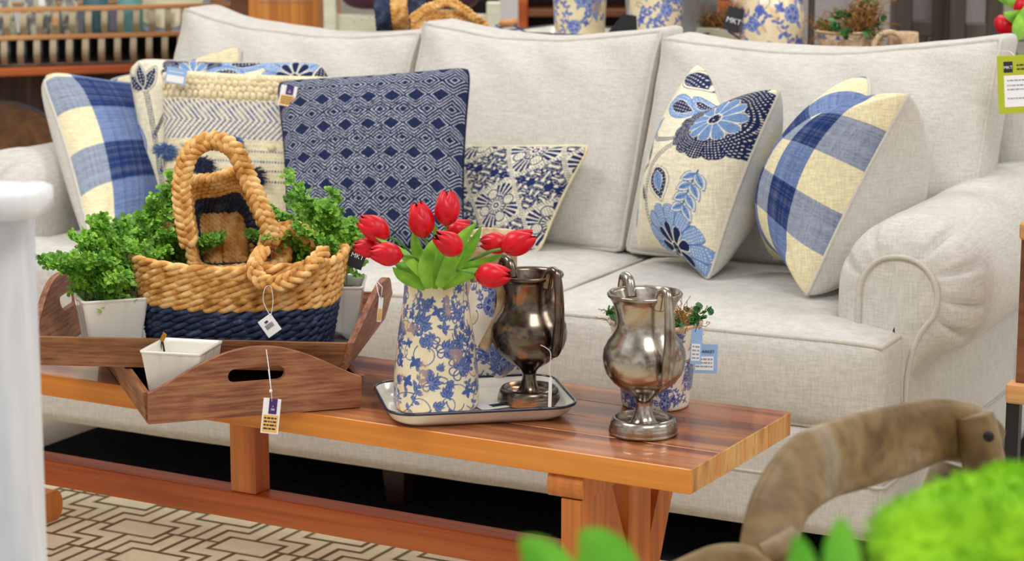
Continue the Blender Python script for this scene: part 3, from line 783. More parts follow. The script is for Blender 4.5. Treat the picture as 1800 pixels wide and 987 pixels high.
flowerset = [m_stem([(.88, .86), (.72, .70), (.56, .60), (.44, .44), (.44, .2), (.52, .06)], .0075), m_stem([(.36, .44), (.22, .36), (.16, .2)], .0055), m_stem([(.55, .66), (.35, .60), (.25, .62)], .0055), m_stem([(.84, .88), (1.0, .93)], .007),
    m_flower(.79, .79, .27, True), m_flower(.74, .06, .25, False, 9, .3), m_spray(.86, .50, -98, .27), m_leaf(.52, .46, -62, .24, .19, inner=LBL), m_blob(.10, .42, 68, .36, .14), m_blob(.22, .78, 30, .3, .16),
    m_blob(.12, .1, 80, .25, .12), m_leaf(.1, .93, 20, .22, .12), m_leaf(.02, .62, 80, .16, .06), m_blob(.35, .93, 8, .26, .11), m_leaf(.36, .46, 120, .14, .05), m_leaf(.42, .24, 130, .12, .05)]
leftset = [m_stem([(.10, .0), (.10, .3), (.09, .62), (.08, .82)], .0065), m_stem([(.09, .55), (.18, .7), (.22, .78)], .004), m_stem([(.10, .35), (.18, .5)], .004), m_leaf(.07, .80, 60, .17, .07), m_leaf(.06, .80, 125, .13, .08), m_leaf(.07, .82, 95, .15, .06),
    m_leaf(.15, .30, 88, .24, .08, inner=LBL), m_blob(.02, .45, 100, .2, .06), m_flower(.34, .90, .17, True, 9), m_blob(.48, .97, 10, .3, .12), m_flower(.84, .90, .17, False, 9), m_leaf(.95, .80, 80, .2, .09), m_blob(.60, .9, 170, .2, .09), m_spray(.15, .3, 250, .25)]
P = at
# right: crewel flowers
chop_ = .055
pillow('cream throw pillow embroidered with large blue flowers, chopped at the top, on the right seat', at(1226, 106, Y=.60), at(1376, 154, Y=.40), at(1246, 497, Z=.503), at(1120, 440, Y=.51), .23, crewel(flowerset), .13, .05, 340, 1., welt='welt', puff=.5)
pillow('blue and cream buffalo check pillow leaning on the right rolled arm', at(1526, 128, Y=.59), at(1603, 160, Y=.35), at(1416, 528, Z=.503), at(1354, 458, Y=.50), .30, gingham(5, 5., True, None, .62), .16, .05, 260, 2.2, welt='welt', puff=.46)
# middle
p4, s4, _ = pillow('navy square throw pillow woven with white nested diamonds in the middle of the sofa', at(487, 143, Y=.44), at(828, 118, Y=.47), at(815, 442, Z=.503), at(505, 436, Z=.503), .15, diamonds, .045, 0., 420, .4, welt='navyyarn', fabric_='paintcoarse', puff=.36)
pillow('small lumbar pillow in navy and cream batik print behind the navy diamond pillow', at(690, 252, Y=.56), at(1040, 256, Y=.575), at(948, 444, Z=.503), at(690, 425, Y=.50), .11, batik, .05, 0., 400, 1.7, welt='creamyarn', puff=.42)
# cream textured
def textured(cv, U, V_, W_, H_):
    cv.c[:] = S((243, 232, 198)); X, Y = cv.X, cv.Y
    b = (V_ > .60)&(V_ < .825); yy = (V_-.712)/.112
    ph = (X*34-np.abs(yy)*-1.6) % 1
    ph = (U*31+np.abs(yy)*3.0) % 1
    cv.put(b*(ph < .5)*(np.sin(Y*2400+X*300) > -.75), (76, 106, 170))
    for v0, c in ((.53, (90, 118, 170)), (.475, (90, 118, 170)), (.42, (40, 48, 84)), (.36, (40, 48, 84)), (.18, (90, 118, 170)), (.12, (40, 48, 84))):
        cv.put((np.abs(V_-v0) < .006)*(np.sin(X*900) > -.1), c)
    cv.put((np.sin(V_*260) > .75)*(V_ < .59), (226, 212, 172), .6)
p3, s3, f3 = pillow('cream woven throw pillow with bobble rows, blue chevrons and yarn tufts on the left seat', at(286, 124, Y=.42), at(606, 138, Y=.53), at(592, 444, Y=.43), at(292, 432, Y=.315), .13, textured, .02, 0., 360, 2.9, welt='creamyarn', puff=.36)
rnd = random.Random(5); mb = MB()
for r_ in range(4):
    v = .965-.036*r_
    for i in range(27):
        u = .02+.96*(i+.5*(r_ % 2))/26.5
        q = s3(np.array([[u]]), np.array([[v]]), 1, .065)[0, 0]; s_ = rnd.uniform(.8, 1.25)
        mb.blob(q+np.array([0, -.004, rnd.uniform(-.002, .002)]), (.0075*s_, .006*s_, .009*s_), 8, 6)
mb.build('bobble_rows', M['creamyarn'], p3, True, True)
def tuft(u, v, R, mt, nm):
    mb = MB(); c = s3(np.array([[u]]), np.array([[v]]), 1, .065)[0, 0]
    for i in range(240):
        a = rnd.uniform(0, 2*PI); r = R*rnd.random()**.5; e = c+np.array([math.cos(a)*r*1.25, -rnd.uniform(.008, .018), math.sin(a)*r*.8-.004]); m_ = c+(e-c)*.5+np.array([0, -.008, rnd.uniform(0, .004)])
        b0 = c+np.array([math.cos(a)*r*.5, 0, math.sin(a)*r*.3]); mb.tube([b0, m_, e], .0011, 4)
    mb.build(nm, mt, p3, True, True)
for u, v, R, k in ((.045, .535, .030, 'blueyarn'), (.28, .455, .032, 'navyyarn'), (.46, .585, .026, 'blueyarn'), (.57, .40, .036, 'navyyarn'), (.05, .27, .030, 'blueyarn'), (.85, .55, .026, 'blueyarn')): tuft(u, v, R, M[k], 'yarn_tuft')
for u, v in ((.34, .38), (.80, .44), (.15, .57), (.66, .56)):
    c = s3(np.array([[u]]), np.array([[v]]), 1, .065)[0, 0]; MB().blob(c+np.array([0, -.002, 0]), (.011, .007, .009), 8, 6).build('bobble', M['creamyarn'], p3, True, True)
# left floral behind
p2, s2, _ = pillow('cream floral crewel pillow with a blue vine, behind the bobble pillow on the left', at(222, 102, Y=.47), at(582, 108, Y=.63), at(590, 430, Y=.54), at(268, 425, Y=.37), .14, crewel(leftset), .045, 0., 300, 3.3, welt='welt', puff=.34, rc=.08)
pillow('blue and cream buffalo check pillow standing against the left rolled arm', at(66, 124, Y=.42), at(300, 150, Y=.62), at(335, 425, Y=.52), at(160, 436, Z=.505), .15, gingham(4.4, 2.1, False, .25, .34), .09, 0., 200, 4.4, welt='welt', puff=.4, rc=.09)
pillow('blue and cream check pillow of which only the top corner rises above the floral pillow', at(190, 140, Y=.69), at(424, 77, Y=.70), at(425, 330, Y=.60), at(205, 360, Y=.62), .10, gingham(3.9, 3.3, True, .75), .06, 0., 160, 5.5, welt='welt', puff=.4)
# tags pinned on pillows
def ptag(root, c, w, h, roll, mt, inner, nrm=(.15, -1, .25)):
    o, Mx = card('price_tag', c, w, h, root, mt, nrm, roll)
    inner(o, Mx); return o
def purple_tag(o, Mx, w, h):
    patch(o, Mx, -w*.16, h*.06, w*.30, h*.5, M['purple']); patch(o, Mx, -w*.42, -h*.46, w*.42, h*.03, M['orange']); lines(o, Mx, -w*.36, w*.34, (-h*.06, -h*.16, -h*.26, -h*.36), h*.045, M['ink'], seed=3)
    patch(o, Mx, w*-.03, h*.16, w*.17, h*.22, M['white'], 'emblem'); patch(o, Mx, w*.03, h*.26, w*.11, h*.30, M['white'], 'emblem')
c = s4(np.array([[.055]]), np.array([[.89]]), 1, .075)[0, 0]+np.array([.01, -.014, -.004]); ptag(p4, c, .040, .046, -.12, M['white'], lambda o, Mx: purple_tag(o, Mx, .040, .046))
c = at(309, 133, Y=.36)
ptag(p3, c, .052, .036, -.12, M['bluecard'], lambda o, Mx: (patch(o, Mx, -.022, -.016, .022, .0, M['white']), lines(o, Mx, -.02, .018, (.008,), .002, M['white'])))
# ================================================================= wooden butler trays
def endboard(w, h0, h1, th, lean, slotw, mt, nm, parent, Mx, slotz):
    """board in local y (0..w), z up, crest h1 at centre, outward lean along x; Mx places it"""
    n = 96; oc = []
    for t in np.linspace(0, 1, 40): oc.append((w*(1-t), h0+(h1-h0)*math.sin(PI*(1-t))**1.15))
    oc += [(0, 0), (w, 0)]; oc = np.array(oc); C_ = np.array([w/2, slotz])
    def ray(a):
        d = np.array([math.cos(a), math.sin(a)]); best = 9
        for i in range(len(oc)):
            p, q = oc[i]-C_, oc[(i+1) % len(oc)]-C_; e = q-p; den = d[0]*e[1]-d[1]*e[0]
            if abs(den) < 1e-12: continue
            t = (p[0]*e[1]-p[1]*e[0])/den; s_ = (p[0]*d[1]-p[1]*d[0])/den
            if t > 0 and -1e-6 <= s_ <= 1+1e-6: best = min(best, t)
        return C_+d*best
    cor = [math.atan2(y-C_[1], x-C_[0]) for x, y in ((0, 0), (w, 0), (w, h0), (0, h0))]
    A = sorted(list(np.linspace(-PI, PI, n, endpoint=False))+cor)
    out = np.array([ray(a) for a in A]); sr = .0125
    inn = []
    for a in A:
        x = math.cos(a)*(slotw/2-sr)*1.0; c, s_ = math.cos(a), math.sin(a)
        # stadium
        k = np.clip(c/max(abs(s_), 1e-6)*sr, -(slotw/2-sr), slotw/2-sr) if abs(s_) > .02 else math.copysign(slotw/2-sr, c)
        px_ = k; 
        if abs(k) >= slotw/2-sr-1e-9:
            cx_ = math.copysign(slotw/2-sr, c); b_ = cx_*c; disc = sr*sr-(cx_*s_)**2; r = b_+math.sqrt(max(disc, 0)); inn.append(C_+np.array([c, s_])*r)
        else: inn.append(C_+np.array([k, math.copysign(sr, s_)]))
    inn = np.array(inn); N_ = len(A); V_ = []
    for x in (0, th):
        for arr in (out, inn):
            for (y, z) in arr: V_.append((x+lean*z, y, z))
    fs = []
    for i in range(N_):
        j = (i+1) % N_
        fs += [(i, j, N_+j, N_+i)[::-1], (2*N_+i, 2*N_+j, 3*N_+j, 3*N_+i), (i, j, 2*N_+j, 2*N_+i), (N_+i, 3*N_+i, 3*N_+j, N_+j)]
    mb = MB(); mb.add([tuple(Mx @ Vector(p)) for p in V_], fs); o = mb.build(nm, mt, parent, False)
    return o
def tray(O, ang, L, w, h, crest, label, lean=.28, slotw=.085):
    """O: bottom front left corner; length L along ang, width w perpendicular"""
    root = empty('wooden_tray', O, label, 'tray', None, ang)
    I = Matrix.Identity(4); th = .011
    # floor board
    MB().box((0, 0, 0), (L, w, .008)).build('tray_floor', M['galv'] if 'upper' in label else M['traywood'], root, False)
    for y, s_ in ((0, -1), (w, 1)):
        mb = MB(); k = .12*s_
        V_ = [(-lean*0, y, 0), (L, y, 0), (L, y+s_*th, 0), (0, y+s_*th, 0), (-lean*h, y+k*h, h), (L+lean*h, y+k*h, h), (L+lean*h, y+k*h+s_*th, h), (-lean*h, y+k*h+s_*th, h)]
        f_ = [(0, 1, 2, 3), (4, 7, 6, 5), (0, 4, 5, 1), (2, 6, 7, 3), (1, 5, 6, 2), (0, 3, 7, 4)]
        mb.add(V_, f_ if s_ > 0 else f_); mb.build('side_board', M['traywood'], root, False)
    endboard(w+.02, h, crest, th, lean, slotw, M['traywoodY'], 'end_board', root, Matrix.Translation((L, -.01, 0)), crest*.60)
    Mx = Matrix.Translation((0, w+.01, 0)) @ Matrix.Rotation(PI, 4, 'Z')
    endboard(w+.02, h, crest, th, lean, slotw, M['traywoodY'], 'end_board', root, Mx, crest*.60)
    return root
# lower tray, its end board towards the viewer and overhanging the bench
A1 = at(270, 741, Z=BH+.004); B1 = at(622, 712, Z=BH+.004); d1 = B1-A1; w1 = np.linalg.norm(d1[:2]); a1 = math.atan2(d1[1], d1[0])
dl = .52; O1 = A1+np.array([-math.sin(a1), math.cos(a1), 0])*dl    # tray length runs away from the viewer
tray1 = tray((O1[0], O1[1], BH+.002), a1-PI/2, dl, w1, .052, .118, 'reddish-brown wooden tray at the bottom, overhanging the table front, with a slotted curved end', .10, .095)
# upper tray crosswise on its side boards
ZU = BH+.057
A2 = at(82, 640, Z=ZU); a2 = .385; L2, W2 = .505, .41
tray2 = tray((A2[0], A2[1], ZU), a2, L2, W2, .050, .116, 'upper brown wooden tray carrying the basket and fern pots, laid across the lower tray', .30, .095)
def t2(x, y, z=.009): return np.array([A2[0]+math.cos(a2)*x-math.sin(a2)*y, A2[1]+math.sin(a2)*x+math.cos(a2)*y, ZU+z])
# hang tag on the lower tray
c = at(476, 732, D=3.46); o1 = at(480, 655, D=3.52)
tg = empty('price_tag', c-np.array([0, 0, .03]), 'white, purple and orange price tag hanging from the lower wooden tray', 'tag')
o, Mx = card('card', c, .028, .056, tg, M['white'], VN, -.10); purple_tag(o, Mx, .028, .056)
MB().tube([at(468, 615, D=3.505), at(473, 650, D=3.47), at(477, 690, D=3.46), at(478, 706, D=3.46)], .0007, 5).tube([at(472, 650, D=3.5), at(477, 690, D=3.46)], .0007, 5).blob(at(476, 688, D=3.46), .003, 6, 4).build('string', M['string'], tg, True, True)
c = at(668, 545, D=3.73)
tg = empty('price_tag', c-np.array([0, 0, .02]), 'small white and orange tag hanging in the handle slot of the upper tray', 'tag')
o, Mx = card('card', c, .008, .042, tg, M['white'], VN, -.1); patch(o, Mx, -.003, -.018, .003, .002, M['orange'])
MB().tube([at(660, 492, D=3.76), at(672, 505, D=3.73), at(670, 526, D=3.73)], .0007, 5).tube([at(660, 492, D=3.76), at(664, 512, D=3.74), at(668, 526, D=3.73)], .0007, 5).build('string', M['string'], tg, True, True)

# ================================================================= white square pots
def rsq(h, r, n=8):
    out = []
    for k, (sx, sy) in enumerate(((1, 1), (-1, 1), (-1, -1), (1, -1))):
        for t in np.linspace(0, PI/2, n): a = t+k*PI/2; out.append((sx*(h-r)+r*math.cos(a), sy*(h-r)+r*math.sin(a)))
    res = []
    m = len(out)
    for i in range(m):   # subdivide straight runs for flutes
        p, q = np.array(out[i]), np.array(out[(i+1) % m]); res.append(p)
        if np.linalg.norm(q-p) > h*.5:
            for t in np.linspace(0, 1, 25)[1:-1]: res.append(p+(q-p)*t)
    return np.array(res)
def square_pot(parent, rim=.058, bot=.044, H=.098, name='pot'):
    rings = []
    def ring(h, z, fl=0., notch=0.):
        q = rsq(h, h*.12); s_ = np.linalg.norm(q, axis=1); ax = np.where(np.abs(q[:, 0]) > np.abs(q[:, 1]), q[:, 1], q[:, 0])/h
        g = fl*(np.exp(-((ax-.35)/.03)**2)+np.exp(-((ax+.35)/.03)**2)); k = 1-g/h
        zz = z+notch*np.clip(1-(np.abs(ax)/.62)**2, 0, 1)**.6
        return np.column_stack([q*k[:, None], zz])
    rings += [ring(bot*.9, 0.0, 0, .012), ring(bot, .0015, 0, .013)]
    for t in np.linspace(.15, .93, 8): rings.append(ring(bot+(rim-bot)*t**1.3*.94, H*t, .0016))
    rings += [ring(rim*.965, H*.945), ring(rim, H*.965), ring(rim, H), ring(rim*.93, H), ring(rim*.88, H*.93), ring(bot*.9, .02), ring(bot*.2, .018)]
    return gridmesh(name, np.array(rings), M['ceramic'], parent, wrapu=True)
def leaflet(mb, p, d, up, L, mi=0):
    d = d/np.linalg.norm(d); s_ = np.cross(d, up); s_ /= np.linalg.norm(s_)+1e-9; n_ = np.cross(s_, d)
    w = L*.52
    V_ = [p, p+d*L*.45+s_*w, p+d*L*.85+s_*w*.72+n_*L*.08, p+d*L*1.0+n_*L*.02, p+d*L*.85-s_*w*.72+n_*L*.08, p+d*L*.45-s_*w]
    mb.add(V_, [(0, 1, 2, 3), (0, 3, 4, 5)], mi)
def fern(parent, base_, spread, height, n, seed, lean=(0, 0)):
    rg = np.random.RandomState(seed)
    for k in range(n):
        a = rg.rand()*2*PI; rr = rg.rand()**.6; out = spread*rr; top = height*(1.05-.45*rr)*(.75+.3*rg.rand())
        b = np.array([math.cos(a)*.014*rr*2, math.sin(a)*.014*rr*2, 0])+base_
        e = b+np.array([math.cos(a)*out+lean[0]*top, math.sin(a)*out+lean[1]*top, top*(1-.15*rr)])
        mid = (b+e)/2+np.array([-math.cos(a)*out*.18, -math.sin(a)*out*.18, top*.16])
        P = catmull([b, mid, e], 12); mb = MB(); mb.tube(P, np.linspace(.0011, .0004, len(P)), 5, mi=1)
        m = len(P)
        for i in range(5, m):
            t = i/m; Ls = .036*(1-t)+.010; fw = P[min(i+1, m-1)]-P[i-1]; fw /= np.linalg.norm(fw)
            for sg in (-1, 1):
                sd = np.cross(fw, [0, 0, 1.])+rg.randn(3)*.25; sd /= np.linalg.norm(sd); dr = sd*sg+fw*.7+rg.randn(3)*.15; dr /= np.linalg.norm(dr)
                q0 = P[i]; q1 = q0+dr*Ls+np.array([0, 0, -.15*Ls]); mb.tube([q0, (q0+q1)/2+np.array([0, 0, .002]), q1], .0004, 3, mi=1, cap=False)
                nl = max(2, int(Ls/.0062))
                for j in range(nl+1):
                    c_ = q0+(q1-q0)*((j+.6)/(nl+.6)); up = rg.randn(3)*.35+np.array([.3, -.6, .7])
                    for s2 in (-1, 1):
                        dd = np.cross(dr, up)*s2*.9+dr*.7+rg.randn(3)*.25; leaflet(mb, c_, dd, up, .0072*(.7+.5*rg.rand()))
        mb.build('frond', [M['fern'], M['stem']], parent, False)
def fern_pot(c, rz, label, spread, height, n, seed, lean=(0, 0), H=.098):
    r = empty('potted_fern', c, label, 'plant', 'potted ferns in the upper tray', rz)
    square_pot(r, H=H)
    MB().lathe([(.0, H*.86), (.046, H*.86), (.046, H*.8)], 4, M=Matrix.Rotation(PI/4, 4, 'Z')).build('soil', M['black'], r, False)
    fern(r, np.array([0, 0, H*.88]), spread, height, n, seed, lean)
    return r
fp = fern_pot(t2(.090, .085), a2+.45, 'feathery green fern in a square white pot, leftmost in the upper tray', .095, .150, 26, 3, (-.1, 0))
fern_pot(t2(.160, .235), a2+.2, 'green fern in a white pot behind the left fern, half hidden by the basket', .080, .185, 24, 8)
fp3 = fern_pot(t2(.452, .235), a2+.10, 'green fern in a white pot behind the right end of the basket', .085, .215, 26, 12, (-.28, 0))
c = at(627, 455, D=3.80); tg = empty('price_tag', c-np.array([0, 0, .02]), 'dark grey store tag beside the right fern pot and the seagrass basket', 'tag')
o, Mx = card('card', c, .028, .034, tg, M['black'], VN, -.35); put_text(o, Mx, 'MKT', .0115, -.0, .004, M['white'])
# empty pot in the lower tray
c = at(322, 668, Z=BH+.012); c = at(327, 605, Z=BH+.109); ep = empty('flower_pot', (c[0]+.03*math.sin(a2), c[1]-.03*math.cos(a2), BH+.011), 'empty square white ceramic pot standing in the lower wooden tray', 'pot', None, YAW-.24)
square_pot(ep, .053, .041, .102)
def clip_tag(c, label):
    r = empty('tag_clip', c, label, 'tag')
    MB().tube([c+np.array([-.004, 0, -.045]), c+np.array([-.001, 0, -.01]), c], .0009, 6).tube([c+np.array([.004, .004, -.03]), c+np.array([.002, 0, 0])], .0016, 6).build('pin', M['darkmetal'], r, True, True)
    MB().box((-.004, -.001, 0), (.004, .001, .016), M=Matrix.Rotation(.5, 4, 'Y'), bev=.0005).build('brass_plate', M['brass'], r, False); return r
clip_tag(at(284, 600, D=3.63), 'brass tag clip on the rim of the empty white pot')
clip_tag(at(218, 505, D=3.80), 'brass tag clip on the rim of the white fern pot left of the basket')

# ================================================================= seagrass basket
bc = t2(.305, .14); bk = empty('seagrass_basket', bc, 'large oval basket of tan seagrass with a navy lower half, on the upper tray', 'basket', None, a2)
def oval(rx, ry, z, n=260, sag=0., ph=0.):
    t = np.linspace(0, 2*PI, n, endpoint=False); e = 2.6
    c_, s_ = np.cos(t), np.sin(t); k = (np.abs(c_)**e+np.abs(s_)**e)**(-1/e)
    return np.column_stack([c_*k*rx, s_*k*ry, z+sag*np.cos(2*t)+.0015*np.sin(5*t+ph)])
mbn, mbt = MB(), MB(); nr = 14; Hb = .166
for i in range(nr):
    t = (i+.5)/nr; rx = .153+.032*t**1.2; ry = .096+.026*t; z = Hb*t
    o_ = oval(rx, ry, z, sag=.006*t**3, ph=i)
    twist(mbn if i < 7 else mbt, o_, .0074 if i >= 7 else .0068, 2, 19+i % 3, True, .0056, lump=.25, ph=i*1.7, seg=6)
mbn.build('navy_band', M['navystraw'], bk); mbt.build('tan_band', M['straw'], bk)
mb = MB()
for k in range(9): mb_ = twist(mb, oval(.146-.016*k, .09-.0098*k, .008, 120), .006, 2, 20, True, .0058, lump=.3)
mb.build('basket_bottom', M['straw'], bk)
# inner wall so nothing shows between the coils
P = np.array([oval(.150+.032*t**1.2, .091+.026*t, .004+Hb*t*.98, sag=.006*t**3) for t in np.linspace(0, 1, 10)]); gridmesh('inner_wall', P, M['navystraw'], bk, wrapu=True)
def handle(pts, R, parent, world=True, turns=9, up=(0, -1, .2), n=90, name='braided_handle', mt='straw'):
    Pp = catmull(pts, 16); L = np.concatenate([[0], np.cumsum(np.linalg.norm(np.diff(Pp, axis=0), axis=1))]); s_ = np.linspace(0, L[-1], n)
    Q = np.column_stack([np.interp(s_, L, Pp[:, k]) for k in range(3)])
    return twist(MB(), Q, R, 3, turns, False, R*.62, lump=.35, up=up, braid=True).build(name, M[mt], parent, True, world)
Df = 3.70
handle([at(u, v, D=d) for u, v, d in ((463, 438, 3.69), (448, 462, 3.665), (452, 488, 3.655), (478, 500, 3.65), (512, 490, 3.65), (545, 465, 3.655), (572, 438, 3.68))], .0095, bk, turns=4.5, up=(0, -1, .3), n=110)
# smaller basket, tipped on its side inside the large one, mouth to the viewer
ib = empty('nested_basket', t2(.31, .15, .02), 'smaller tan and navy handled basket tipped on its side inside the large basket', 'basket')
def lp(corners, D, n=40):
    Pt = [at(u, v, D=D+dd) for u, v, dd in corners]; return catmull(Pt, n, True)
mt_, mn_ = MB(), MB()
o0 = [(326, 326, .0), (380, 312, .0), (428, 304, 0), (466, 370, -.01), (505, 452, -.03), (430, 475, -.03), (345, 470, -.03), (333, 400, -.01)]
o1 = [(350, 384, .09), (385, 376, .09), (422, 374, .09), (442, 410, .08), (455, 462, .06), (405, 470, .06), (358, 468, .06), (350, 430, .08)]
D0 = 3.84
for i, t in enumerate(np.linspace(0, 1, 11)):
    cs = [(a[0]+(b[0]-a[0])*t, a[1]+(b[1]-a[1])*t, a[2]+(b[2]-a[2])*t) for a, b in zip(o0, o1)]
    L_ = lp(cs, D0, 24)
    twist(mt_ if i < 5 else mn_, L_, .0068, 2, 22, True, .0062, lump=.4, up=tuple(FW), ph=i)
mt_.build('tan_band', M['straw'], ib, True, True); mn_.build('navy_band', M['navystraw'], ib, True, True)
mb = MB(); rows = 12
for j in range(rows):
    t = (j+.5)/rows; u = 348+80*t
    pts = [at(u+(8 if t > .5 else 0)*k, 376+88*k, D=D0+.080-.03*k) for k in np.linspace(0, 1, 30)]
    twist(mb, pts, .0062, 2, 5, False, .0054, lump=.5, up=tuple(FW), ph=j)
mb.build('basket_bottom', M['straw'], ib, True, True)
handle([at(u, v, D=d) for u, v, d in ((333, 432, 3.78), (322, 380, 3.775), (319, 320, 3.77), (335, 268, 3.765), (372, 247, 3.765), (410, 262, 3.765), (432, 305, 3.77), (462, 372, 3.77), (482, 430, 3.78))], .0108, ib, turns=11, up=tuple(-FW), n=220)
handle([at(u, v, D=d) for u, v, d in ((462, 448, 3.83), (466, 420, 3.80), (490, 405, 3.79), (520, 402, 3.79), (545, 418, 3.80), (560, 445, 3.83))], .0105, ib, turns=4.5, up=(0, -.6, .8), n=100)
handle([at(u, v, D=d) for u, v, d in ((292, 440, 3.87), (288, 412, 3.86), (302, 398, 3.86), (312, 410, 3.87))], .007, ib, turns=3, up=(0, -1, .3), n=50)
c = at(474, 573, D=3.60); tg = empty('price_tag', c-np.array([0, 0, .02]), 'small white barcode tag hanging on string in front of the navy basket band', 'tag')
o, Mx = card('card', c, .026, .032, tg, M['white'], VN, .62); mb = MB(); bpy.context.view_layer.update(); I_ = o.matrix_world.inverted() @ Mx
for k in range(9): mb.box((-.007+k*.0016, -.004, 0), (-.007+k*.0016+(.0005 if k % 2 else .0009), .004, .0006), M=I_)
mb.build('barcode', M['ink'], o, False); patch(o, Mx, -.004, .006, .002, .010, M['purple'])
MB().tube(catmull([at(u, v, D=3.60) for u, v in ((475, 556), (463, 530), (466, 507), (476, 505), (480, 530), (476, 556))], 8), .0006, 5).build('string', M['string'], tg, True, True)

# ================================================================= enamel tray
def enamel_tray(label, A, B, depth, hgt, z0, rz=None):
    d = B-A; w = np.linalg.norm(d[:2]); a = math.atan2(d[1], d[0]); c = A+d/2+np.array([-math.sin(a), math.cos(a), 0])*depth/2
    r = empty('enamel_tray', (c[0], c[1], z0), label, 'tray', None, a)
    def rr(hx, hy, rad, z, n=14):
        out = []
        for k, (sx, sy) in enumerate(((1, 1), (-1, 1), (-1, -1), (1, -1))):
            for t in np.linspace(0, PI/2, n): b = t+k*PI/2; out.append((sx*(hx-rad)+rad*math.cos(b), sy*(hy-rad)+rad*math.sin(b), z))
        return out
    hx, hy = w/2, depth/2
    prof = [(.034, 0), (.022, .0015), (.010, hgt*.4), (.002, hgt*.92), (0, hgt), (.003, hgt+.0005), (.011, hgt*.45), (.024, .0035), (.036, .0022), (.07, .0022)]
    P = np.array([rr(hx-o_, hy-o_, .045-o_*.3, z) for o_, z in prof]); gridmesh('basin', P, M['enamel'], r, wrapu=True)
    q = P[-1]; mb = MB(); mb.add(q, [tuple(range(len(q)))]); mb.build('basin_floor', M['enamel'], r, False)
    q0 = P[0]; mb = MB(); mb.add(q0, [tuple(range(len(q0)))[::-1]]); mb.build('basin_underside', M['enamel'], r, False)
    MB().tube(np.array(rr(hx-.001, hy-.001, .045, hgt)), .0028, 8, closed=True).build('rim', M['enamelrim'], r); return r
ZT = BH+.0005
enamel_tray('cream enamel tray with navy rim holding two blue and white pitchers and a goblet', at(684, 732, Z=ZT+.026), at(1022, 716, Z=ZT+.026), .235, .026, ZT)
enamel_tray('cream enamel tray with dark rim behind the black goblet on the left', at(-120, 583, Z=ZT+.02), at(78, 579, Z=ZT+.02), .17, .02, ZT)
ZF = ZT+.0025
# ================================================================= printed pitchers
def toile(cv, W_, H_, seed, blue, kind='acanthus', dens=1., sc=1., z0=0., z1=1.):
    rg = np.random.RandomState(seed); pts = []
    tries = 0; R0 = .026*sc/dens
    while tries < 900:
        tries += 1; p = np.array([rg.rand()*W_, (z0+rg.rand()*(z1-z0))*H_])
        if all(min(abs(p[0]-q[0]), W_-abs(p[0]-q[0]))**2+(p[1]-q[1])**2 > R0**2 for q in pts): pts.append(p)
    lt = tuple(int(b+(235-b)*.35) for b in blue)
    for i, p in enumerate(pts):
        for wrap in (-W_, 0, W_):
            x, y = p[0]+wrap, p[1]
            if x < -.05 or x > W_+.05: continue
            r2 = np.random.RandomState(seed*100+i); a = r2.rand()*2*PI; r = .0125*sc*(.8+.5*r2.rand()); k = i % 4 if kind == 'acanthus' else [0, 1, 3, 1][i % 4]
            if kind == 'rose' and k == 0:
                cv.petals(x, y, 6, r*.2, r*1.15, r*1.0, lt, blue, .0010, a); cv.petals(x, y, 5, r*.1, r*.75, r*.8, blue, (220, 226, 236), .0007, a+.5); cv.petals(x, y, 3, 0, r*.4, r*.4, lt, (220, 226, 236), .0006, a)
                for b in (a+.6, a+2.6, a+4.4): cv.leaf(x+math.cos(b)*r, y+math.sin(b)*r, b, r*1.2, r*.55, blue, None, vein=(200, 208, 228))
            elif k == 0:   # acanthus bloom: lobed leaf fans with curls
                for b in np.linspace(-1.5, 1.5, 6): cv.leaf(x, y, a+b, r*(1.7-.35*abs(b)), r*.62, blue, None, vein=lt, skew=.12*b)
                cv.stroke(curl(x, y, a+PI-.6, r*.8), .0011, blue); cv.stroke(curl(x, y, a+PI+.6, r*.8, -1), .0011, blue)
                cv.dots([(x, y)], r*.28, lt)
            elif k == 1:   # sprig
                q = curl(x, y, a, r*1.5, .35); cv.stroke(q, .0009, blue)
                for j in range(2, len(q)-1, 3):
                    for sg in (-1, 1): cv.leaf(q[j][0], q[j][1], a+sg*1.0+j*.06, r*.75, r*.42, blue, None, vein=lt)
            elif k == 2:   # oak leaf
                for b in (-.9, -.45, 0, .45, .9): cv.leaf(x+math.cos(a)*r*.3*(1-abs(b)), y+math.sin(a)*r*.3*(1-abs(b)), a+b, r*(1.3-.4*abs(b)), r*.5, blue, None, vein=lt)
                cv.stroke(curl(x, y, a+PI, r*1.1, .7), .0010, blue)
            else:
                for b in np.linspace(0, 2*PI, 5)[:-1]: cv.leaf(x, y, a+b, r*.8, r*.5, blue, None)
                cv.stroke(curl(x, y, a+.4, r*1.3, .8), .0008, blue); e = curl(x, y, a+.4, r*1.3, .8)[-1]; cv.dots([e], .0016, blue)
def fbm(x, y, z=0., s=1.): return mnoise.fractal(Vector((x*s, y*s, z)), 1., 2., 4)
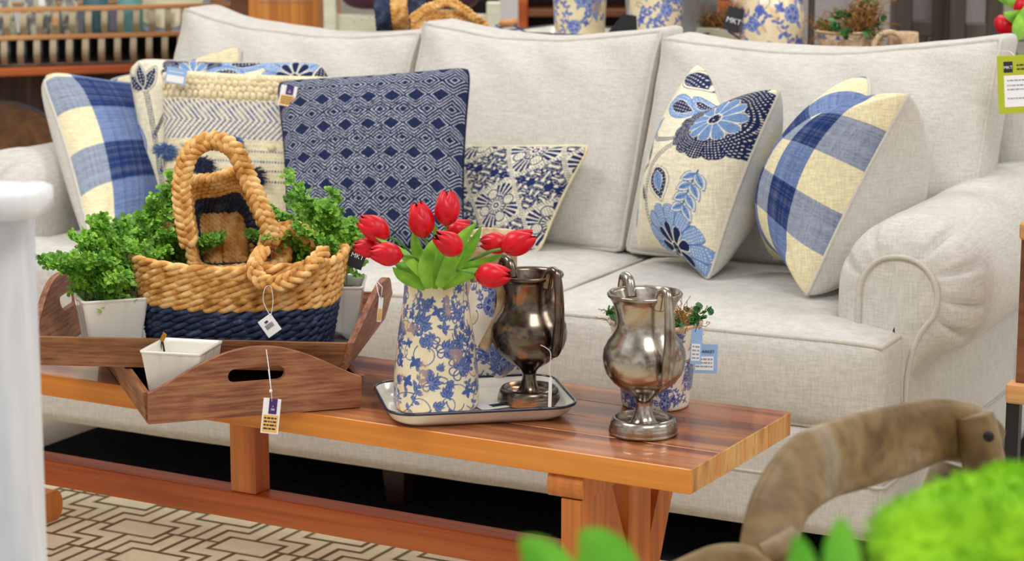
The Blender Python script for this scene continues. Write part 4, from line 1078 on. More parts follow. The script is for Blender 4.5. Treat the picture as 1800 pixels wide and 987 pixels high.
def printed_vessel(prof, parent, name, seed, cream=(244, 232, 200), blue=(64, 92, 164), kind='acanthus', rimwave=0., ph=0., sc=1., dens=1., brown=(190, 152, 108), worn=.02, nth=400, wave_n=2, spout=0., th=.004, lo=.0, hi=1., basew=.0):
    pr = catmull([(r, 0, z) for r, z in prof], 14)[:, [0, 2]]
    seg = np.concatenate([[0], np.cumsum(np.hypot(*np.diff(pr, axis=0).T))]); H_ = seg[-1]; n = int(H_/.0011); s_ = np.linspace(0, H_, n); r = np.interp(s_, seg, pr[:, 0]); z = np.interp(s_, seg, pr[:, 1])
    t = np.linspace(0, 2*PI, nth, endpoint=False); Rm = max(r)*.93; W_ = 2*PI*Rm
    TT, SS = np.meshgrid(t, s_); cv = Cv(TT*Rm, SS, cream); toile(cv, W_, H_, seed, blue, kind, dens, sc, lo, hi)
    # stains and unglazed worn areas
    nz_ = np.array([[fbm(math.cos(a)*2, math.sin(a)*2, zz*22+seed) for a in t[::8]] for zz in s_[::5]])
    def up2(a, fy, fx):
        a = np.concatenate([a, a[:, :1]], 1); yi = np.clip(np.arange(n)/fy, 0, a.shape[0]-1.001); xi = np.arange(nth)/fx
        y0, x0 = yi.astype(int), xi.astype(int); wy, wx = (yi-y0)[:, None], (xi-x0)[None]; y1 = np.minimum(y0+1, a.shape[0]-1)
        return (a[y0][:, x0]*(1-wx)+a[y0][:, x0+1]*wx)*(1-wy)+(a[y1][:, x0]*(1-wx)+a[y1][:, x0+1]*wx)*wy
    nz_ = up2(nz_, 5, 8)
    fz = np.array([[fbm(math.cos(a)*9, math.sin(a)*9, zz*120+seed) for a in t[::2]] for zz in s_[::2]]); fz = up2(fz, 2, 2)
    cv.put(sm(.22, .55, nz_), (222, 180, 120), .45)
    cv.put(sm(-.2, .25, fz+(worn-SS)/.012-.0)*(SS < worn+.03), brown, .95); cv.put(sm(-.3, .3, fz+(SS-(H_-.006))/.005), brown, .9)
    if basew: cv.put((SS < basew).astype(float), (190, 150, 104))
    w = rimwave*np.cos(wave_n*(TT-ph))*sm(.8, 1., SS/H_); Rr = r[:, None]*(1+spout*np.exp(-((np.angle(np.exp(1j*(TT-ph-PI/2*0)))/.35)**2))*sm(.8, 1, SS/H_))
    P = np.stack([Rr*np.cos(TT), Rr*np.sin(TT), z[:, None]+w], -1)
    body = gridmesh(name, P, M['paintcer'], parent, color=cv.c, wrapu=True)
    # inside wall
    wi = w[-1]; tp = P[-1]; rows = [tp*np.array([1, 1, 1])]
    for k, (f_, dz) in enumerate(((.97, .003), (.92, .001), (.9, -.02), (.88, -.06), (.1, -.08))): q = tp.copy(); q[:, :2] *= f_; q[:, 2] += dz; rows.append(q)
    gridmesh('inner_wall', np.array(rows), M['ceramic_in'], body, wrapu=True)
    q0 = P[0]; mb = MB(); mb.add(q0, [tuple(range(nth))[::-1]]); mb.build('base', M['ceramic_in'], body, False)
    return body
M['ceramic_in'] = mat('unglazed_ceramic', (206, 176, 138), .6)
_g = tex(M['ceramic_in'], 'ShaderNodeTexNoise', (1, 1, 1), 60.); base(M['ceramic_in'], ramp(M['ceramic_in'], _g.outputs['Fac'], [(.35, (186, 150, 110)), (.65, (224, 200, 166))]))
c = at(767, 716, Z=ZF)
pit = empty('pitcher', c, 'cream pitcher with blue acanthus print and worn brown rim, holding red tulips', 'pitcher')
printed_vessel([(.058, 0), (.068, .003), (.0715, .018), (.0705, .05), (.066, .10), (.0605, .14), (.0545, .18), (.052, .205), (.053, .225), (.0575, .238)], pit, 'body', 5, rimwave=-.007, ph=-PI/2+.5, worn=.012, sc=1.05, dens=1.45)
def strap(pts, w, t_, parent, mt, name='handle', world=True):
    Pp = catmull(pts, 10); return MB().tube(Pp, w, 10, flat=t_).build(name, mt, parent, True, world)
cz = np.array(c)
strap([cz+RT*.045+np.array([0, .03, .215]), cz+RT*.075+np.array([0, .05, .21]), cz+RT*.083+np.array([0, .055, .16]), cz+RT*.058+np.array([0, .04, .09])], .009, 1., pit, M['ceramic_in'])
c2_ = at(868, 672, Z=ZF); pit2 = empty('pitcher', c2_, 'tall cream pitcher with blue rose print standing behind the tulip pitcher', 'pitcher')
printed_vessel([(.055, 0), (.060, .006), (.058, .05), (.050, .11), (.042, .16), (.038, .20), (.040, .235), (.046, .262)], pit2, 'body', 9, kind='rose', blue=(58, 84, 160), cream=(238, 230, 210), worn=.006, sc=1.15, dens=1.3, basew=.014, spout=.25, ph=2.4)
cz = np.array(c2_); strap([cz+np.array([-.03, .02, .235]), cz+np.array([-.07, .04, .23]), cz+np.array([-.08, .045, .17]), cz+np.array([-.05, .03, .09])], .009, 1., pit2, M['ceramic_in'])
# folded card on the enamel tray
k_ = at(872, 712, Z=ZF+.003); cd_ = MB().box((-.035, -.02, 0), (.03, .02, .0012), M=rotz(YAW+.5, (k_[0], k_[1], ZF+.002))).build('price_card', M['white'], None, False); tag(cd_, 'small white card lying flat on the cream enamel tray between the pitcher and goblet', 'card')
MB().box((-.012, -.012, .0013), (.014, .004, .0017), M=rotz(YAW+.5, (k_[0], k_[1], ZF+.002))).build('print', M['ink'], cd_, False)

# ================================================================= goblets
def goblet(c, mt, label, az, s=1.):
    r = empty('goblet', c, label, 'goblet')
    prof = [(.0, .001), (.052, 0), (.0555, .002), (.0555, .005), (.0535, .0065), (.0552, .008), (.0535, .0095), (.0548, .011), (.053, .013), (.0535, .016), (.0515, .022), (.0475, .0275), (.0445, .0275), (.041, .021), (.030, .0165), (.021, .020), (.0155, .030), (.0125, .040), (.012, .050), (.0145, .058), (.021, .064), (.034, .072), (.050, .085), (.0600, .098), (.0610, .1005), (.0650, .112), (.0665, .125), (.0645, .139), (.058, .152), (.049, .164), (.0445, .175), (.0435, .186), (.046, .200), (.0515, .214), (.0560, .222), (.0590, .2235), (.0600, .227), (.0585, .230), (.0555, .2295), (.0535, .224), (.048, .212), (.042, .195), (.040, .18), (.044, .165), (.052, .155), (.058, .14), (.060, .125), (.054, .1), (.03, .08), (.0, .076)]
    MB().lathe([(a*s, b*s) for a, b in prof], 72).build('cup', mt, r)
    for sg in (0, PI):
        a = az+sg; d = np.array([math.cos(a), math.sin(a), 0])
        K = [(.050, .212), (.058, .236), (.070, .243), (.080, .236), (.086, .205), (.087, .165), (.083, .125), (.077, .105), (.068, .100), (.0625, .108)]
        P = catmull([d*x*s+np.array([0, 0, z*s]) for x, z in K], 8); n = len(P)
        w = .0085+.0025*np.cos(np.linspace(0, 3*PI, n))*.5; tb = np.array([-d[1], d[0], 0])
        MB().tube(P, w*s, 10, flat=1., up=tb).build('handle', mt, r)
        MB().blob(P[10]+d*.004, (.005, .005, .005), 8, 6).blob(P[-14], (.0085, .0085, .004), 8, 6).build('knuckle', mt, r)
    return r
goblet(at(1131, 762, Z=BH), M['pewter'], 'tarnished silver two-handled goblet standing alone at the right end of the table', YAW-PI/2+.40)
goblet(at(930, 707, Z=ZF), M['bronze'], 'dark tarnished bronze-toned goblet with two handles on the enamel tray', YAW-PI/2+.62, .965)
# string tag on the tray goblet
g_ = at(962, 612, D=3.50); tg = empty('price_tag', g_-np.array([0, 0, .1]), 'thin white paper tag hanging edge-on from the goblet on the enamel tray', 'tag')
MB().tube(catmull([at(u, v, D=3.50) for u, v in ((950, 607), (960, 612), (968, 622), (966, 650), (968, 665))], 6), .0007, 5).build('string', M['string'], tg, True, True)
card('card', at(967, 690, D=3.50), .0055, .048, tg, M['white'], VN, -.03)
# dark goblet left
c = at(22, 603, Z=BH); r = empty('goblet', c, 'black and gold tarnished goblet half hidden behind the white post on the left', 'goblet')
prof = [(0, .001), (.044, 0), (.046, .004), (.043, .008), (.044, .012), (.036, .018), (.020, .022), (.012, .032), (.010, .055), (.014, .068), (.028, .082), (.036, .090), (.038, .096), (.0465, .115), (.0475, .125), (.045, .15), (.040, .185), (.0365, .215), (.0375, .226), (.0375, .230), (.035, .230), (.034, .22), (.037, .185), (.043, .14), (.03, .1), (0, .092)]
MB().lathe(prof, 56).build('cup', M['gunmetal'], r)
# ================================================================= patterned planter behind the right goblet
c = at(1152, 712, Z=BH); pl = empty('planter', c, 'round blue and white floral pot of dried moss and green sprigs behind the silver goblet', 'plant')
printed_vessel([(.048, 0), (.056, .004), (.060, .03), (.066, .07), (.072, .11), (.077, .138), (.078, .145)], pl, 'pot', 21, kind='rose', blue=(52, 70, 150), cream=(236, 228, 216), worn=-.02, sc=.8, dens=1.35)
def moss(mb, R, z, n, seed, L=.03, cz=(0, 0)):
    rg = np.random.RandomState(seed)
    for i in range(n):
        a = rg.rand()*2*PI; r = R*rg.rand()**.5; p = np.array([cz[0]+math.cos(a)*r, cz[1]+math.sin(a)*r, z]); pts = [p]; d = rg.randn(3)*np.array([1, 1, .6])+np.array([0, 0, .5])
        for k in range(5): d = d*.7+rg.randn(3)*.5; d /= np.linalg.norm(d); pts.append(pts[-1]+d*L/4)
        mb.tube(pts, .0007, 3, cap=False)
M['moss'] = leafm('dried_moss', (188, 134, 68), (120, 84, 40), 60, .8); M['sprig'] = leafm('sprig_leaf', (70, 130, 66), (34, 84, 40), 40)
mb = MB(); moss(mb, .068, .14, 320, 4, .04); mb.build('moss', M['moss'], pl)
def sprigs(parent, pts, n, L, seed, ls=.011, mt='sprig'):
    rg = np.random.RandomState(seed)
    for b in pts:
        d = rg.randn(3)*.5+np.array([b[0]*10, b[1]*10, .7]); d /= np.linalg.norm(d); mb = MB(); P = [np.array(b)]
        for k in range(5): d = d+rg.randn(3)*.18; d /= np.linalg.norm(d); P.append(P[-1]+d*L/5)
        mb.tube(P, .0009, 4, mi=1)
        for k in range(n):
            q = P[rg.randint(1, 6)]; dd = rg.randn(3)+d; up = rg.randn(3); leaflet(mb, q, dd, up, ls*(.7+.6*rg.rand()))
        mb.build('sprig', [M[mt], M['stem']], parent, False)
rg = np.random.RandomState(3); sprigs(pl, [(math.cos(a)*.062, math.sin(a)*.062, .138) for a in np.linspace(0, 2*PI, 15)], 14, .035, 6)
def bluetag(c, label, w, h, roll, nrm=VN):
    tg = empty('price_tag', c-np.array([0, 0, h/2]), label, 'tag'); o, Mx = card('card', c, w, h, tg, M['bluecard'], nrm, roll); patch(o, Mx, -w*.42, -h*.40, w*.34, h*.08, M['white']); return tg, o, Mx
tg, o, Mx = bluetag(at(1240, 631, D=3.60), 'light blue square price tag with a white panel hanging behind the floral pot', .040, .048, -.03)
put_text(o, Mx, 'MARKET', .0068, .002, .0115, M['ink']); lines(o, Mx, -.016, .012, (-.001, -.007, -.013), .0026, M['greyink'])
MB().tube([at(1232, 600, D=3.60), at(1228, 585, D=3.60), at(1222, 570, D=3.58)], .0006, 4).build('string', M['string'], tg, True, True)
tg, o, Mx = bluetag(at(1224, 610, D=3.47), 'narrow light blue tag hanging from the rim of the floral pot', .018, .056, -.06)
lines(o, Mx, -.006, .005, (-.0, -.006, -.012, -.018), .0026, M['greyink'])
MB().tube([at(1222, 584, D=3.47), at(1228, 565, D=3.47), at(1232, 562, D=3.49)], .0006, 4).build('string', M['darkmetal'], tg, True, True)

# ================================================================= tulips
mouth = np.array(pit.location)+np.array([0, 0, .225])
def tulip(u, v, D, dirpx, size, label, openn=0.):
    """head centre at pixel, axis given in image directions (right, up, towards viewer)"""
    c = at(u, v, D=D); ax = RT*dirpx[0]+UP*dirpx[1]-FW*(dirpx[2] if len(dirpx) > 2 else .1); ax /= np.linalg.norm(ax)
    L = .051*size; Rr = .0195*size; b = c-ax*L*.5
    root = empty('tulip', b, label, 'tulip', 'red tulips in the patterned pitcher')
    s_ = np.cross(ax, [.3, .5, .8]); s_ /= np.linalg.norm(s_); t_ = np.cross(ax, s_)
    for k in range(6):
        inner = k >= 3; a0 = 2*PI*k/3+(PI/3 if inner else 0); rows = []
        for i in range(15):
            w = i/14; r = Rr*(.12+1.02*math.sin(min(1., w*1.05)**.62*PI*.80)**1.0)*(.92 if inner else 1.); r = max(r, .0008)
            r = Rr*((math.sin(PI*(.05+.87*w**.85)))**.7)*(.9 if inner else 1.0)
            hw = (1.0*math.sin(PI*(.10+.84*w))**.5+.2*(1-w))
            row = []
            for j in range(9):
                q = (j/8-.5)*2; an = a0+q*hw; rr_ = r*(1-.04*q*q)+.0012*(1-abs(q))*w; zz = L*(w*(1.0-.05*q*q))+(.003 if inner else 0)*w-.004*abs(q)*w
                row.append(b+ax*zz+(s_*math.cos(an)+t_*math.sin(an))*rr_)
            rows.append(row)
        P = np.array(rows); gridmesh('petal', P, M['petal'], root, world=True)
    MB().blob(b+ax*.003, (.006, .006, .005), 8, 6).build('receptacle', M['petaldark'], root, True, True)
    m = mouth+np.array([(c-mouth)[0]*.18, (c-mouth)[1]*.1, -.0]); k1 = m+(b-m)*.5+np.array([0, 0, .012]); k2 = b-ax*.02
    P = catmull([m-np.array([0, 0, .06]), m, k1*.6+k2*.4, b], 10); MB().tube(P, .0022, 7).build('stem', M['stem'], root, True, True)
    return root
T_ = [(657, 401, 3.50, (-.75, .45), 1.05, 'red tulip pointing up-left, highest of the three on the left'), (645, 436, 3.52, (-1, .15), .82, 'red tulip at the far left edge of the bouquet, behind its neighbour'),
      (679, 447, 3.46, (-1, .12), .98, 'red tulip bending left below the other two left tulips'), (740, 387, 3.50, (-.2, 1), 1.1, 'upright red tulip left of the tallest one'),
      (786, 366, 3.50, (.05, 1), 1.08, 'tallest red tulip at the top of the bouquet'), (805, 403, 3.56, (.8, .35, -.3), .85, 'dark-based red tulip facing away behind the centre of the bouquet'),
      (788, 428, 3.44, (-.75, .5, .5), 1.0, 'red tulip in the centre front of the bouquet'), (870, 428, 3.54, (-1., .1, -.1), .9, 'red tulip between the bouquet centre and the far right tulip'),
      (911, 426, 3.50, (1, .42), 1.08, 'red tulip at the far right, pointing right'), (866, 484, 3.45, (1, -.02), 1.05, 'lowest red tulip, drooping right over the goblet rim')]
for a in T_: tulip(*a)
def blade(pts, wmax, parent, fold=.25, tw=0., mt='tulipleaf', nm='leaf', world=True):
    P = catmull(pts, 10); n = len(P); T = np.gradient(P, axis=0); T /= np.linalg.norm(T, axis=1)[:, None]; rows = []
    side = np.cross(T, -FW); side /= np.linalg.norm(side, axis=1)[:, None]; nn = np.cross(side, T)
    for i in range(n):
        w = i/(n-1); hw = .78*wmax*max(0, math.sin(PI*(.14+.86*w)**1.0))**1.0*(1 if w < 1 else 0)+.0003; ca, sa = math.cos(tw*w), math.sin(tw*w)
        row = []
        for q in np.linspace(-1, 1, 7): o_ = side[i]*q*hw*ca+nn[i]*(q*hw*sa+fold*abs(q)*hw*(-1)); row.append(P[i]+o_)
        rows.append(row)
    P = np.array(rows); t_ = .0006*np.array(-FW)
    o = gridmesh(nm, P, M[mt], parent, world=world); return o
lv = empty('tulip_leaves', mouth, 'broad green tulip leaves fanning out of the patterned pitcher', 'leaves')
for (pts, w) in (([(758, 500), (730, 470), (700, 440), (660, 418)], .010), ([(752, 500), (728, 480), (706, 470), (690, 455)], .012), ([(757, 505), (742, 470), (730, 430), (728, 400)], .013),
                 ([(765, 505), (768, 460), (770, 420), (756, 385)], .012), ([(770, 505), (792, 460), (812, 420), (838, 392)], .016), ([(772, 505), (800, 470), (830, 430), (846, 398)], .013),
                 ([(775, 505), (810, 478), (850, 462), (885, 447)], .013), ([(772, 508), (800, 492), (830, 480), (858, 474)], .013), ([(748, 508), (722, 494), (702, 482), (690, 470)], .012), ([(762, 508), (775, 470), (788, 440), (800, 425)], .015),
                 ([(755, 508), (748, 475), (756, 440), (768, 415)], .016), ([(742, 508), (722, 486), (712, 470), (700, 462)], .014)):
    k = rnd.uniform(-.03, .03)
    blade([at(u, v, D=3.53+k-.02*i+.015*i*i*.3) for i, (u, v) in enumerate(pts)], w, lv, .35, rnd.uniform(-.8, .8))
# ================================================================= things behind the sofa
def bx(name, lo, hi, mt, parent, bev=.003, Mx=None): return MB().box(lo, hi, bev=bev, M=Mx).build(name, mt, parent, False)
M['oldwood'] = wood('brown_furniture_wood', (116, 68, 36), (78, 42, 22), (150, 92, 52), 0, 10, .5)
M['wheelwood'] = wood('wheel_planks', (104, 66, 30), (72, 42, 18), (130, 88, 46), 0, 12, .5)
M['orangewood'] = wood('honey_wood', (222, 142, 62), (176, 92, 36), (240, 170, 88), 2, 7, .4)
M['railwood'] = wood('rail_wood', (222, 160, 100), (196, 130, 74), (236, 182, 124), 0, 10, .5)
M['darkwood'] = wood('dark_grey_wood', (84, 72, 62), (54, 46, 40), (112, 98, 84), 2, 10, .5)
M['whitewood'] = wood('distressed_white_paint', (232, 230, 204), (206, 206, 176), (240, 238, 218), 0, 14, .6, fine=.15)
M['leather'] = mat('brown_purple_leather', (78, 44, 58), .35)
M['greyfab'] = fabric('grey_upholstery', (176, 168, 168), .12, 200)
# console table behind the sofa
ct = empty('console_table', (-1.1, 1.35, 0), 'long wooden console table standing behind the sofa under the vases', 'table')
def rel(c): return Matrix.Translation(c)
CT = .872
bx('tabletop', (-.75, -.19, CT-.035), (1.32, .19, CT), M['oldwood'], ct)
bx('apron', (-.70, -.165, CT-.13), (1.27, .165, CT-.035), M['oldwood'], ct)
for x in (-.68, .84, 1.22):
    for y in (-.16, .11): bx('leg', (x, y, 0), (x+.05, y+.05, CT-.13), M['oldwood'], ct)
def vase(u, v, Y, label, prof, seed, cat='vase', name='vase', **k):
    c = at(u, v, Y=Y); c[2] = CT+.001; c = at(u, v, Z=CT+.001) if k.pop('usez', False) else c
    r = empty(name, c, label, cat); printed_vessel(prof, r, 'body', seed, nth=220, kind='rose', **k); return r, c
# on console: find base by column only
def onconsole(u, Y): c = at(u, 60, Y=Y); c[2] = CT+.001; return c
tall = [(.058, 0), (.062, .006), (.064, .06), (.068, .14), (.070, .20), (.062, .245), (.052, .262), (.056, .285)]
for u, Y, s_, lb, wr in ((1019, 1.27, 31, 'tall cream vase with blue roses, left of the dark card behind the sofa', 0), (1153, 1.25, 37, 'tall cream vase with blue roses, between the dark card and galvanised bucket', 0)):
    c = onconsole(u, Y); r = empty('vase', c, lb, 'vase'); printed_vessel(tall, r, 'body', s_, nth=240, kind='rose', blue=(84, 112, 196), cream=(250, 234, 196), worn=-.02, sc=1.25, dens=1.05)
c = onconsole(1357, 1.27); r = empty('pitcher', c, 'round-shouldered cream pitcher with blue roses behind the right back cushion', 'pitcher')
printed_vessel([(.070, 0), (.076, .006), (.078, .06), (.076, .10), (.066, .14), (.046, .168), (.034, .19), (.036, .23), (.044, .25)], r, 'body', 41, nth=240, kind='rose', blue=(76, 104, 190), cream=(250, 234, 196), worn=-.02, sc=1.35, dens=1.0)
cz = np.array(c); strap([cz-RT*.072+np.array([0, 0, .12]), cz-RT*.098+np.array([0, 0, .15]), cz-RT*.10+np.array([0, 0, .20]), cz-RT*.04+np.array([0, 0, .24])], .011, 1., r, M['ceramic_in'])
c = onconsole(1488, 1.27); r = empty('planter', c, 'wide blue and white bowl of dried moss and greenery behind the sofa', 'plant')
printed_vessel([(.045, 0), (.052, .005), (.060, .03), (.066, .055), (.072, .068)], r, 'pot', 51, nth=240, kind='rose', blue=(72, 104, 186), cream=(244, 226, 196), worn=-.02, sc=1.2, dens=1.1)
mb = MB(); moss(mb, .06, .065, 260, 8, .06); rgx = np.random.RandomState(1)
for i in range(160): p = np.array([.02+rgx.rand()*.05, rgx.randn()*.02, .08+rgx.rand()*.05]); mb.tube([p, p+rgx.randn(3)*.014, p+rgx.randn(3)*.02], .0009, 3)
mb.build('moss', M['moss'], r); sprigs(r, [(math.cos(a)*.05, math.sin(a)*.05, .066) for a in np.linspace(0, 2*PI, 12)]+[(.03, 0, .1)]*4, 12, .05, 16, .014)
# ring-shaped handle of a mug behind
c = onconsole(1566, 1.30); r = empty('mug', (c[0]+.03, c[1], CT+.001), 'unglazed cream mug at the right end of the console, only its loop handle showing', 'mug')
MB().lathe([(0, 0), (.035, 0), (.037, .04), (.035, .068), (.032, .068), (.033, .01), (0, .006)], 32).build('cup', M['ceramic_in'], r)
strap([np.array(r.location)+(-.033, 0, .02), np.array(r.location)+(-.055, 0, .03), np.array(r.location)+(-.058, 0, .055), np.array(r.location)+(-.033, 0, .064)], .007, 1., r, M['ceramic_in'])
h = at(1563, 84, Y=1.24); hh = empty('wooden_ring', h-np.array([0, 0, .03]), 'pale wooden ring handle peeking over the sofa back right of the moss bowl', 'ring')
MB().tube([h+RT*.036*math.cos(a)+np.array([0, 0, .036*math.sin(a)]) for a in np.linspace(0, 2*PI, 30)[:-1]], .007, 8, closed=True).build('ring', M['ceramic_in'], hh, True, True)
# enamel tray and caddy on the console
enamel_tray('cream enamel tray with a blue rim under the tall vases behind the sofa', onconsole(880, 1.17)+np.array([0, 0, .02]), onconsole(1175, 1.14)+np.array([0, 0, .02]), .26, .042, CT+.001)
for o_ in bpy.data.objects:
    if o_.get('label', '').startswith('tall cream vase'): o_.location.z += .003
def caddy(u, v, Y, label, L=.045):
    c = at(u, v, Y=Y); r = empty('wire_handle', c-np.array([0, 0, .03]), label, 'handle')
    MB().tube([c-RT*L/2+UP*.0, c+RT*L/2+UP*.004], [.0095, .0105], 10).build('wooden_grip', M['railwood'], r, True, True)
    for sg in (-1, 1): MB().tube([c+RT*L/2*sg, c+RT*(L/2*sg+.004)+np.array([0, -.03, -.002]), c+RT*(L/2*sg+.02)+np.array([0, .05, -.036])], .0022, 6).build('wire', mat('blue_wire', (40, 90, 160), .35, .4), r, True, True)
caddy(894, 42, 1.22, 'turned wooden handle on blue wire at the left end of the rear enamel tray'); caddy(1300, 52, 1.24, 'turned wooden handle on blue wire in front of the rear pitcher', .04)
c = at(1088, 50, Y=1.17); tgx = MB().prism([(-.06, -.05), (.06, -.05), (.045, .03), (.01, .035)], .004, M=rotz(YAW, (0, 0, 0))).build('slate_card', M['black'], None, False); tgx.location = Vector([float(x) for x in c]); tag(tgx, 'dark slate coloured card standing between the two tall rear vases', 'card')
bk2 = empty('bucket', onconsole(1180, 1.42), 'galvanised metal bucket behind the second tall vase', 'bucket'); 
MB().lathe([(0, 0), (.105, 0), (.108, .01), (.128, .24), (.132, .245), (.126, .24), (.103, .012), (0, .01)], 48).build('shell', M['galv'], bk2)
MB().tube([(.118*math.cos(a), .118*math.sin(a), .15) for a in np.linspace(0, 2*PI, 48, endpoint=False)], .003, 6, closed=True).build('band', M['galv'], bk2)
c = onconsole(1272, 1.42); mo = empty('moss_box', c, 'small pale wooden box of green and brown moss left of the rear pitcher', 'box', None, 0)
bx('box', (-.055, -.06, 0), (.055, .06, .055), M['whitewood'], mo); mb = MB()
for i in range(300): p = np.array([rgx.uniform(-.05, .05), rgx.uniform(-.05, .05), .055]); mb.tube([p, p+rgx.randn(3)*.012+(0, 0, .012), p+rgx.randn(3)*.02+(0, 0, .02)], .0012, 3)
mb.build('moss', M['moss'], mo); sprigs(mo, [(0, 0, .06), (.03, 0, .06), (.04, .02, .06)], 16, .03, 3, .012)
c = at(1289, 34, Y=1.20); tg = empty('store_tag', c-np.array([0, 0, .04]), 'black store tag with white lettering hanging from the rear pitcher', 'tag')
o, Mx = card('card', c, .040, .058, tg, M['black'], VN, -.28); put_text(o, Mx, 'MKT', .018, .002, -.004, M['white'])
MB().tube([c+UP*.03, c+UP*.06+RT*.01, at(1320, -20, Y=1.24)], .0008, 4).build('string', M['string'], tg, True, True)

# bottle rack on the left
O = at(-60, 134, Y=1.45); RZ = YAW+.34; DX = np.array([math.cos(RZ), math.sin(RZ), 0]); DY = np.array([-math.sin(RZ), math.cos(RZ), 0])
O[2] = at(0, 124, Y=1.45)[2]
rk = empty('bottle_rack', O, 'two-tier wooden bottle rack with galvanised dividers on an orange shelf, at the upper left', 'rack', None, RZ)
RW = .86; t1, t2h = .082, .168
for z in (t1, t2h): bx('rail', (-.05, -.006, z), (RW*(1.0 if z < .1 else 1.0), .008, z+.014), M['railwood'], rk, .002)
bx('rail', (-.05, .24, t2h), (RW, .255, t2h+.014), M['railwood'], rk, .002)
bx('dark_backing', (-.05, .256, 0), (RW, .262, t1), M['brownleg'], rk, .001); bx('bottom_board', (-.05, 0, 0), (RW, .26, .008), M['darkwood'], rk, .002); bx('middle_board', (-.05, .01, t1), (RW, .25, t1+.004), M['darkwood'], rk, .001)  # dark sheet added behind the lower tier to deepen the dimness between dividers
for row, (z0, z1) in enumerate(((.008, t1), (t1+.014, t2h))):
    for y in (.004, .13):
        k = 0
        for x in np.arange(-.03+.012*row+(.024 if y > .1 else 0), RW-.02, .0495):
            P = catmull([(x, y, z0), (x-.003, y-.010, (z0+z1)/2-.01), (x, y-.004, z1)], 6)
            rows = np.array([[p+np.array([q*.0098, .0, 0]) for q in (-1, 1)] for p in P]); mb = MB()
            mb.add(np.concatenate([rows.reshape(-1, 3), rows.reshape(-1, 3)+(0, .002, 0)]), [(2*i, 2*i+1, 2*i+3, 2*i+2) for i in range(len(P)-1)]+[(2*i+26*0+2*len(P), 2*i+2+2*len(P), 2*i+3+2*len(P), 2*i+1+2*len(P)) for i in range(len(P)-1)])
            mb.build('divider', M['galvtan'] if (y < .1) else M['galv'], rk, False) if 'galvtan' in M else mb.build('divider', M['galv'], rk, False)
def onrack(x, y, z): return O+DX*x+DY*y+np.array([0, 0, z])
def bottle(x, y, prof, mt, label, cat='bottle', nm='bottle', extra=None):
    r = empty(nm, onrack(x, y, t1+.005), label, cat, None, RZ); MB().lathe(prof, 32).build('body', mt, r)
    if extra: extra(r)
    return r
M['teal'] = mat('teal_glass', (150, 216, 216), .08, trans=.3); M['deepteal'] = mat('blue_green_glass', (104, 150, 164), .08, trans=.3)
M['milk'] = mat('painted_milk_glass', (226, 222, 196), .35); _g = tex(M['milk'], 'ShaderNodeTexNoise', (1, 1, 1), 26., 5.); base(M['milk'], ramp(M['milk'], _g.outputs['Fac'], [(.42, (130, 132, 138)), (.5, (226, 222, 196))]))
def PXr(u): # rack x for a photo column
    best = min(np.arange(-.1, RW, .004), key=lambda x: abs((lambda p: 900+F_PX*((p-CAM)@RT)/((p-CAM)@FW))(onrack(x, .08, .13))-u)); return float(best)
jar = [(0, 0), (.036, 0), (.040, .006), (.040, .12), (.036, .14), (.026, .155), (.028, .175), (.025, .175), (.024, .155), (.034, .138), (.0375, .12), (.0375, .008), (0, .006)]
cone = [(0, 0), (.034, 0), (.036, .005), (.030, .06), (.022, .11), (.020, .17), (.018, .17), (.020, .11), (0, .1)]
bottle(PXr(228), .075, jar, M['teal'], 'aqua teal glass jar in the bottle rack, rightmost of the jars', 'jar', 'glass_jar')
bottle(PXr(168), .075, jar, M['deepteal'], 'blue-green embossed glass jar left of the aqua jar in the rack', 'jar', 'glass_jar', lambda r: (text('ICED', .016, M['string'], r, Matrix.Translation((0, -.0415, .052)) @ Matrix.Rotation(PI/2, 4, 'X')), text('SODA', .014, M['string'], r, Matrix.Translation((0, -.0415, .034)) @ Matrix.Rotation(PI/2, 4, 'X'))) if False else None)
bottle(PXr(122), .06, [(0, 0), (.024, 0), (.026, .01), (.024, .06), (.028, .10), (.016, .115), (.034, .13), (.05, .15), (.052, .165), (.045, .165), (0, .14)], M['milk'], 'fluted cream glass goblet with worn paint between the rack dividers', 'goblet', 'glass_goblet')
bottle(PXr(52), .06, cone, M['milk'], 'worn cream and silver glass bottle, second from the left in the rack')
bottle(PXr(90), .10, cone, M['milk'], 'worn cream glass bottle behind the little wooden tag in the rack')
bottle(PXr(8), .07, cone, M['milk'], 'worn silver glass bottle at the far left of the rack')
c = onrack(PXr(88), -.01, t1+.055); o, Mx = card('wooden_tag', c, .018, .024, None, M['railwood'], VN, -.2); rebase(o); tag(o, 'small square wooden tag hanging from the top rail of the bottle rack', 'tag')
c = onrack(PXr(69), .0, t2h+.03); o, Mx = card('paper_tag', c, .020, .026, None, M['white'], VN, 0); rebase(o); tag(o, 'small white paper tag above the top rail of the bottle rack', 'tag')
# plate behind rack
c = onrack(PXr(292)+.02, .17, .30-.10); pt = empty('plate', c-np.array([0, 0, .13]), 'large round cream plate with a grey rim standing behind the bottle rack', 'plate')
Rm_ = Matrix.Translation((0, 0, .15)) @ Matrix.Rotation(YAW, 4, 'Z') @ Matrix.Rotation(PI/2-.15, 4, 'X')
MB().lathe([(0, 0), (.11, 0), (.125, .006), (.128, .008), (.125, -.002), (.1, -.006), (0, -.006)], 64, M=Rm_).build('dish', M['creamplate'] if 'creamplate' in M else mat('cream_plate', (240, 228, 190), .3), pt)
MB().lathe([(.124, .004), (.148, .016), (.150, .018), (.148, .010), (.122, -.004), (.124, .004)], 64, M=Rm_).build('rim', mat('grey_rim', (150, 160, 176), .3), pt)
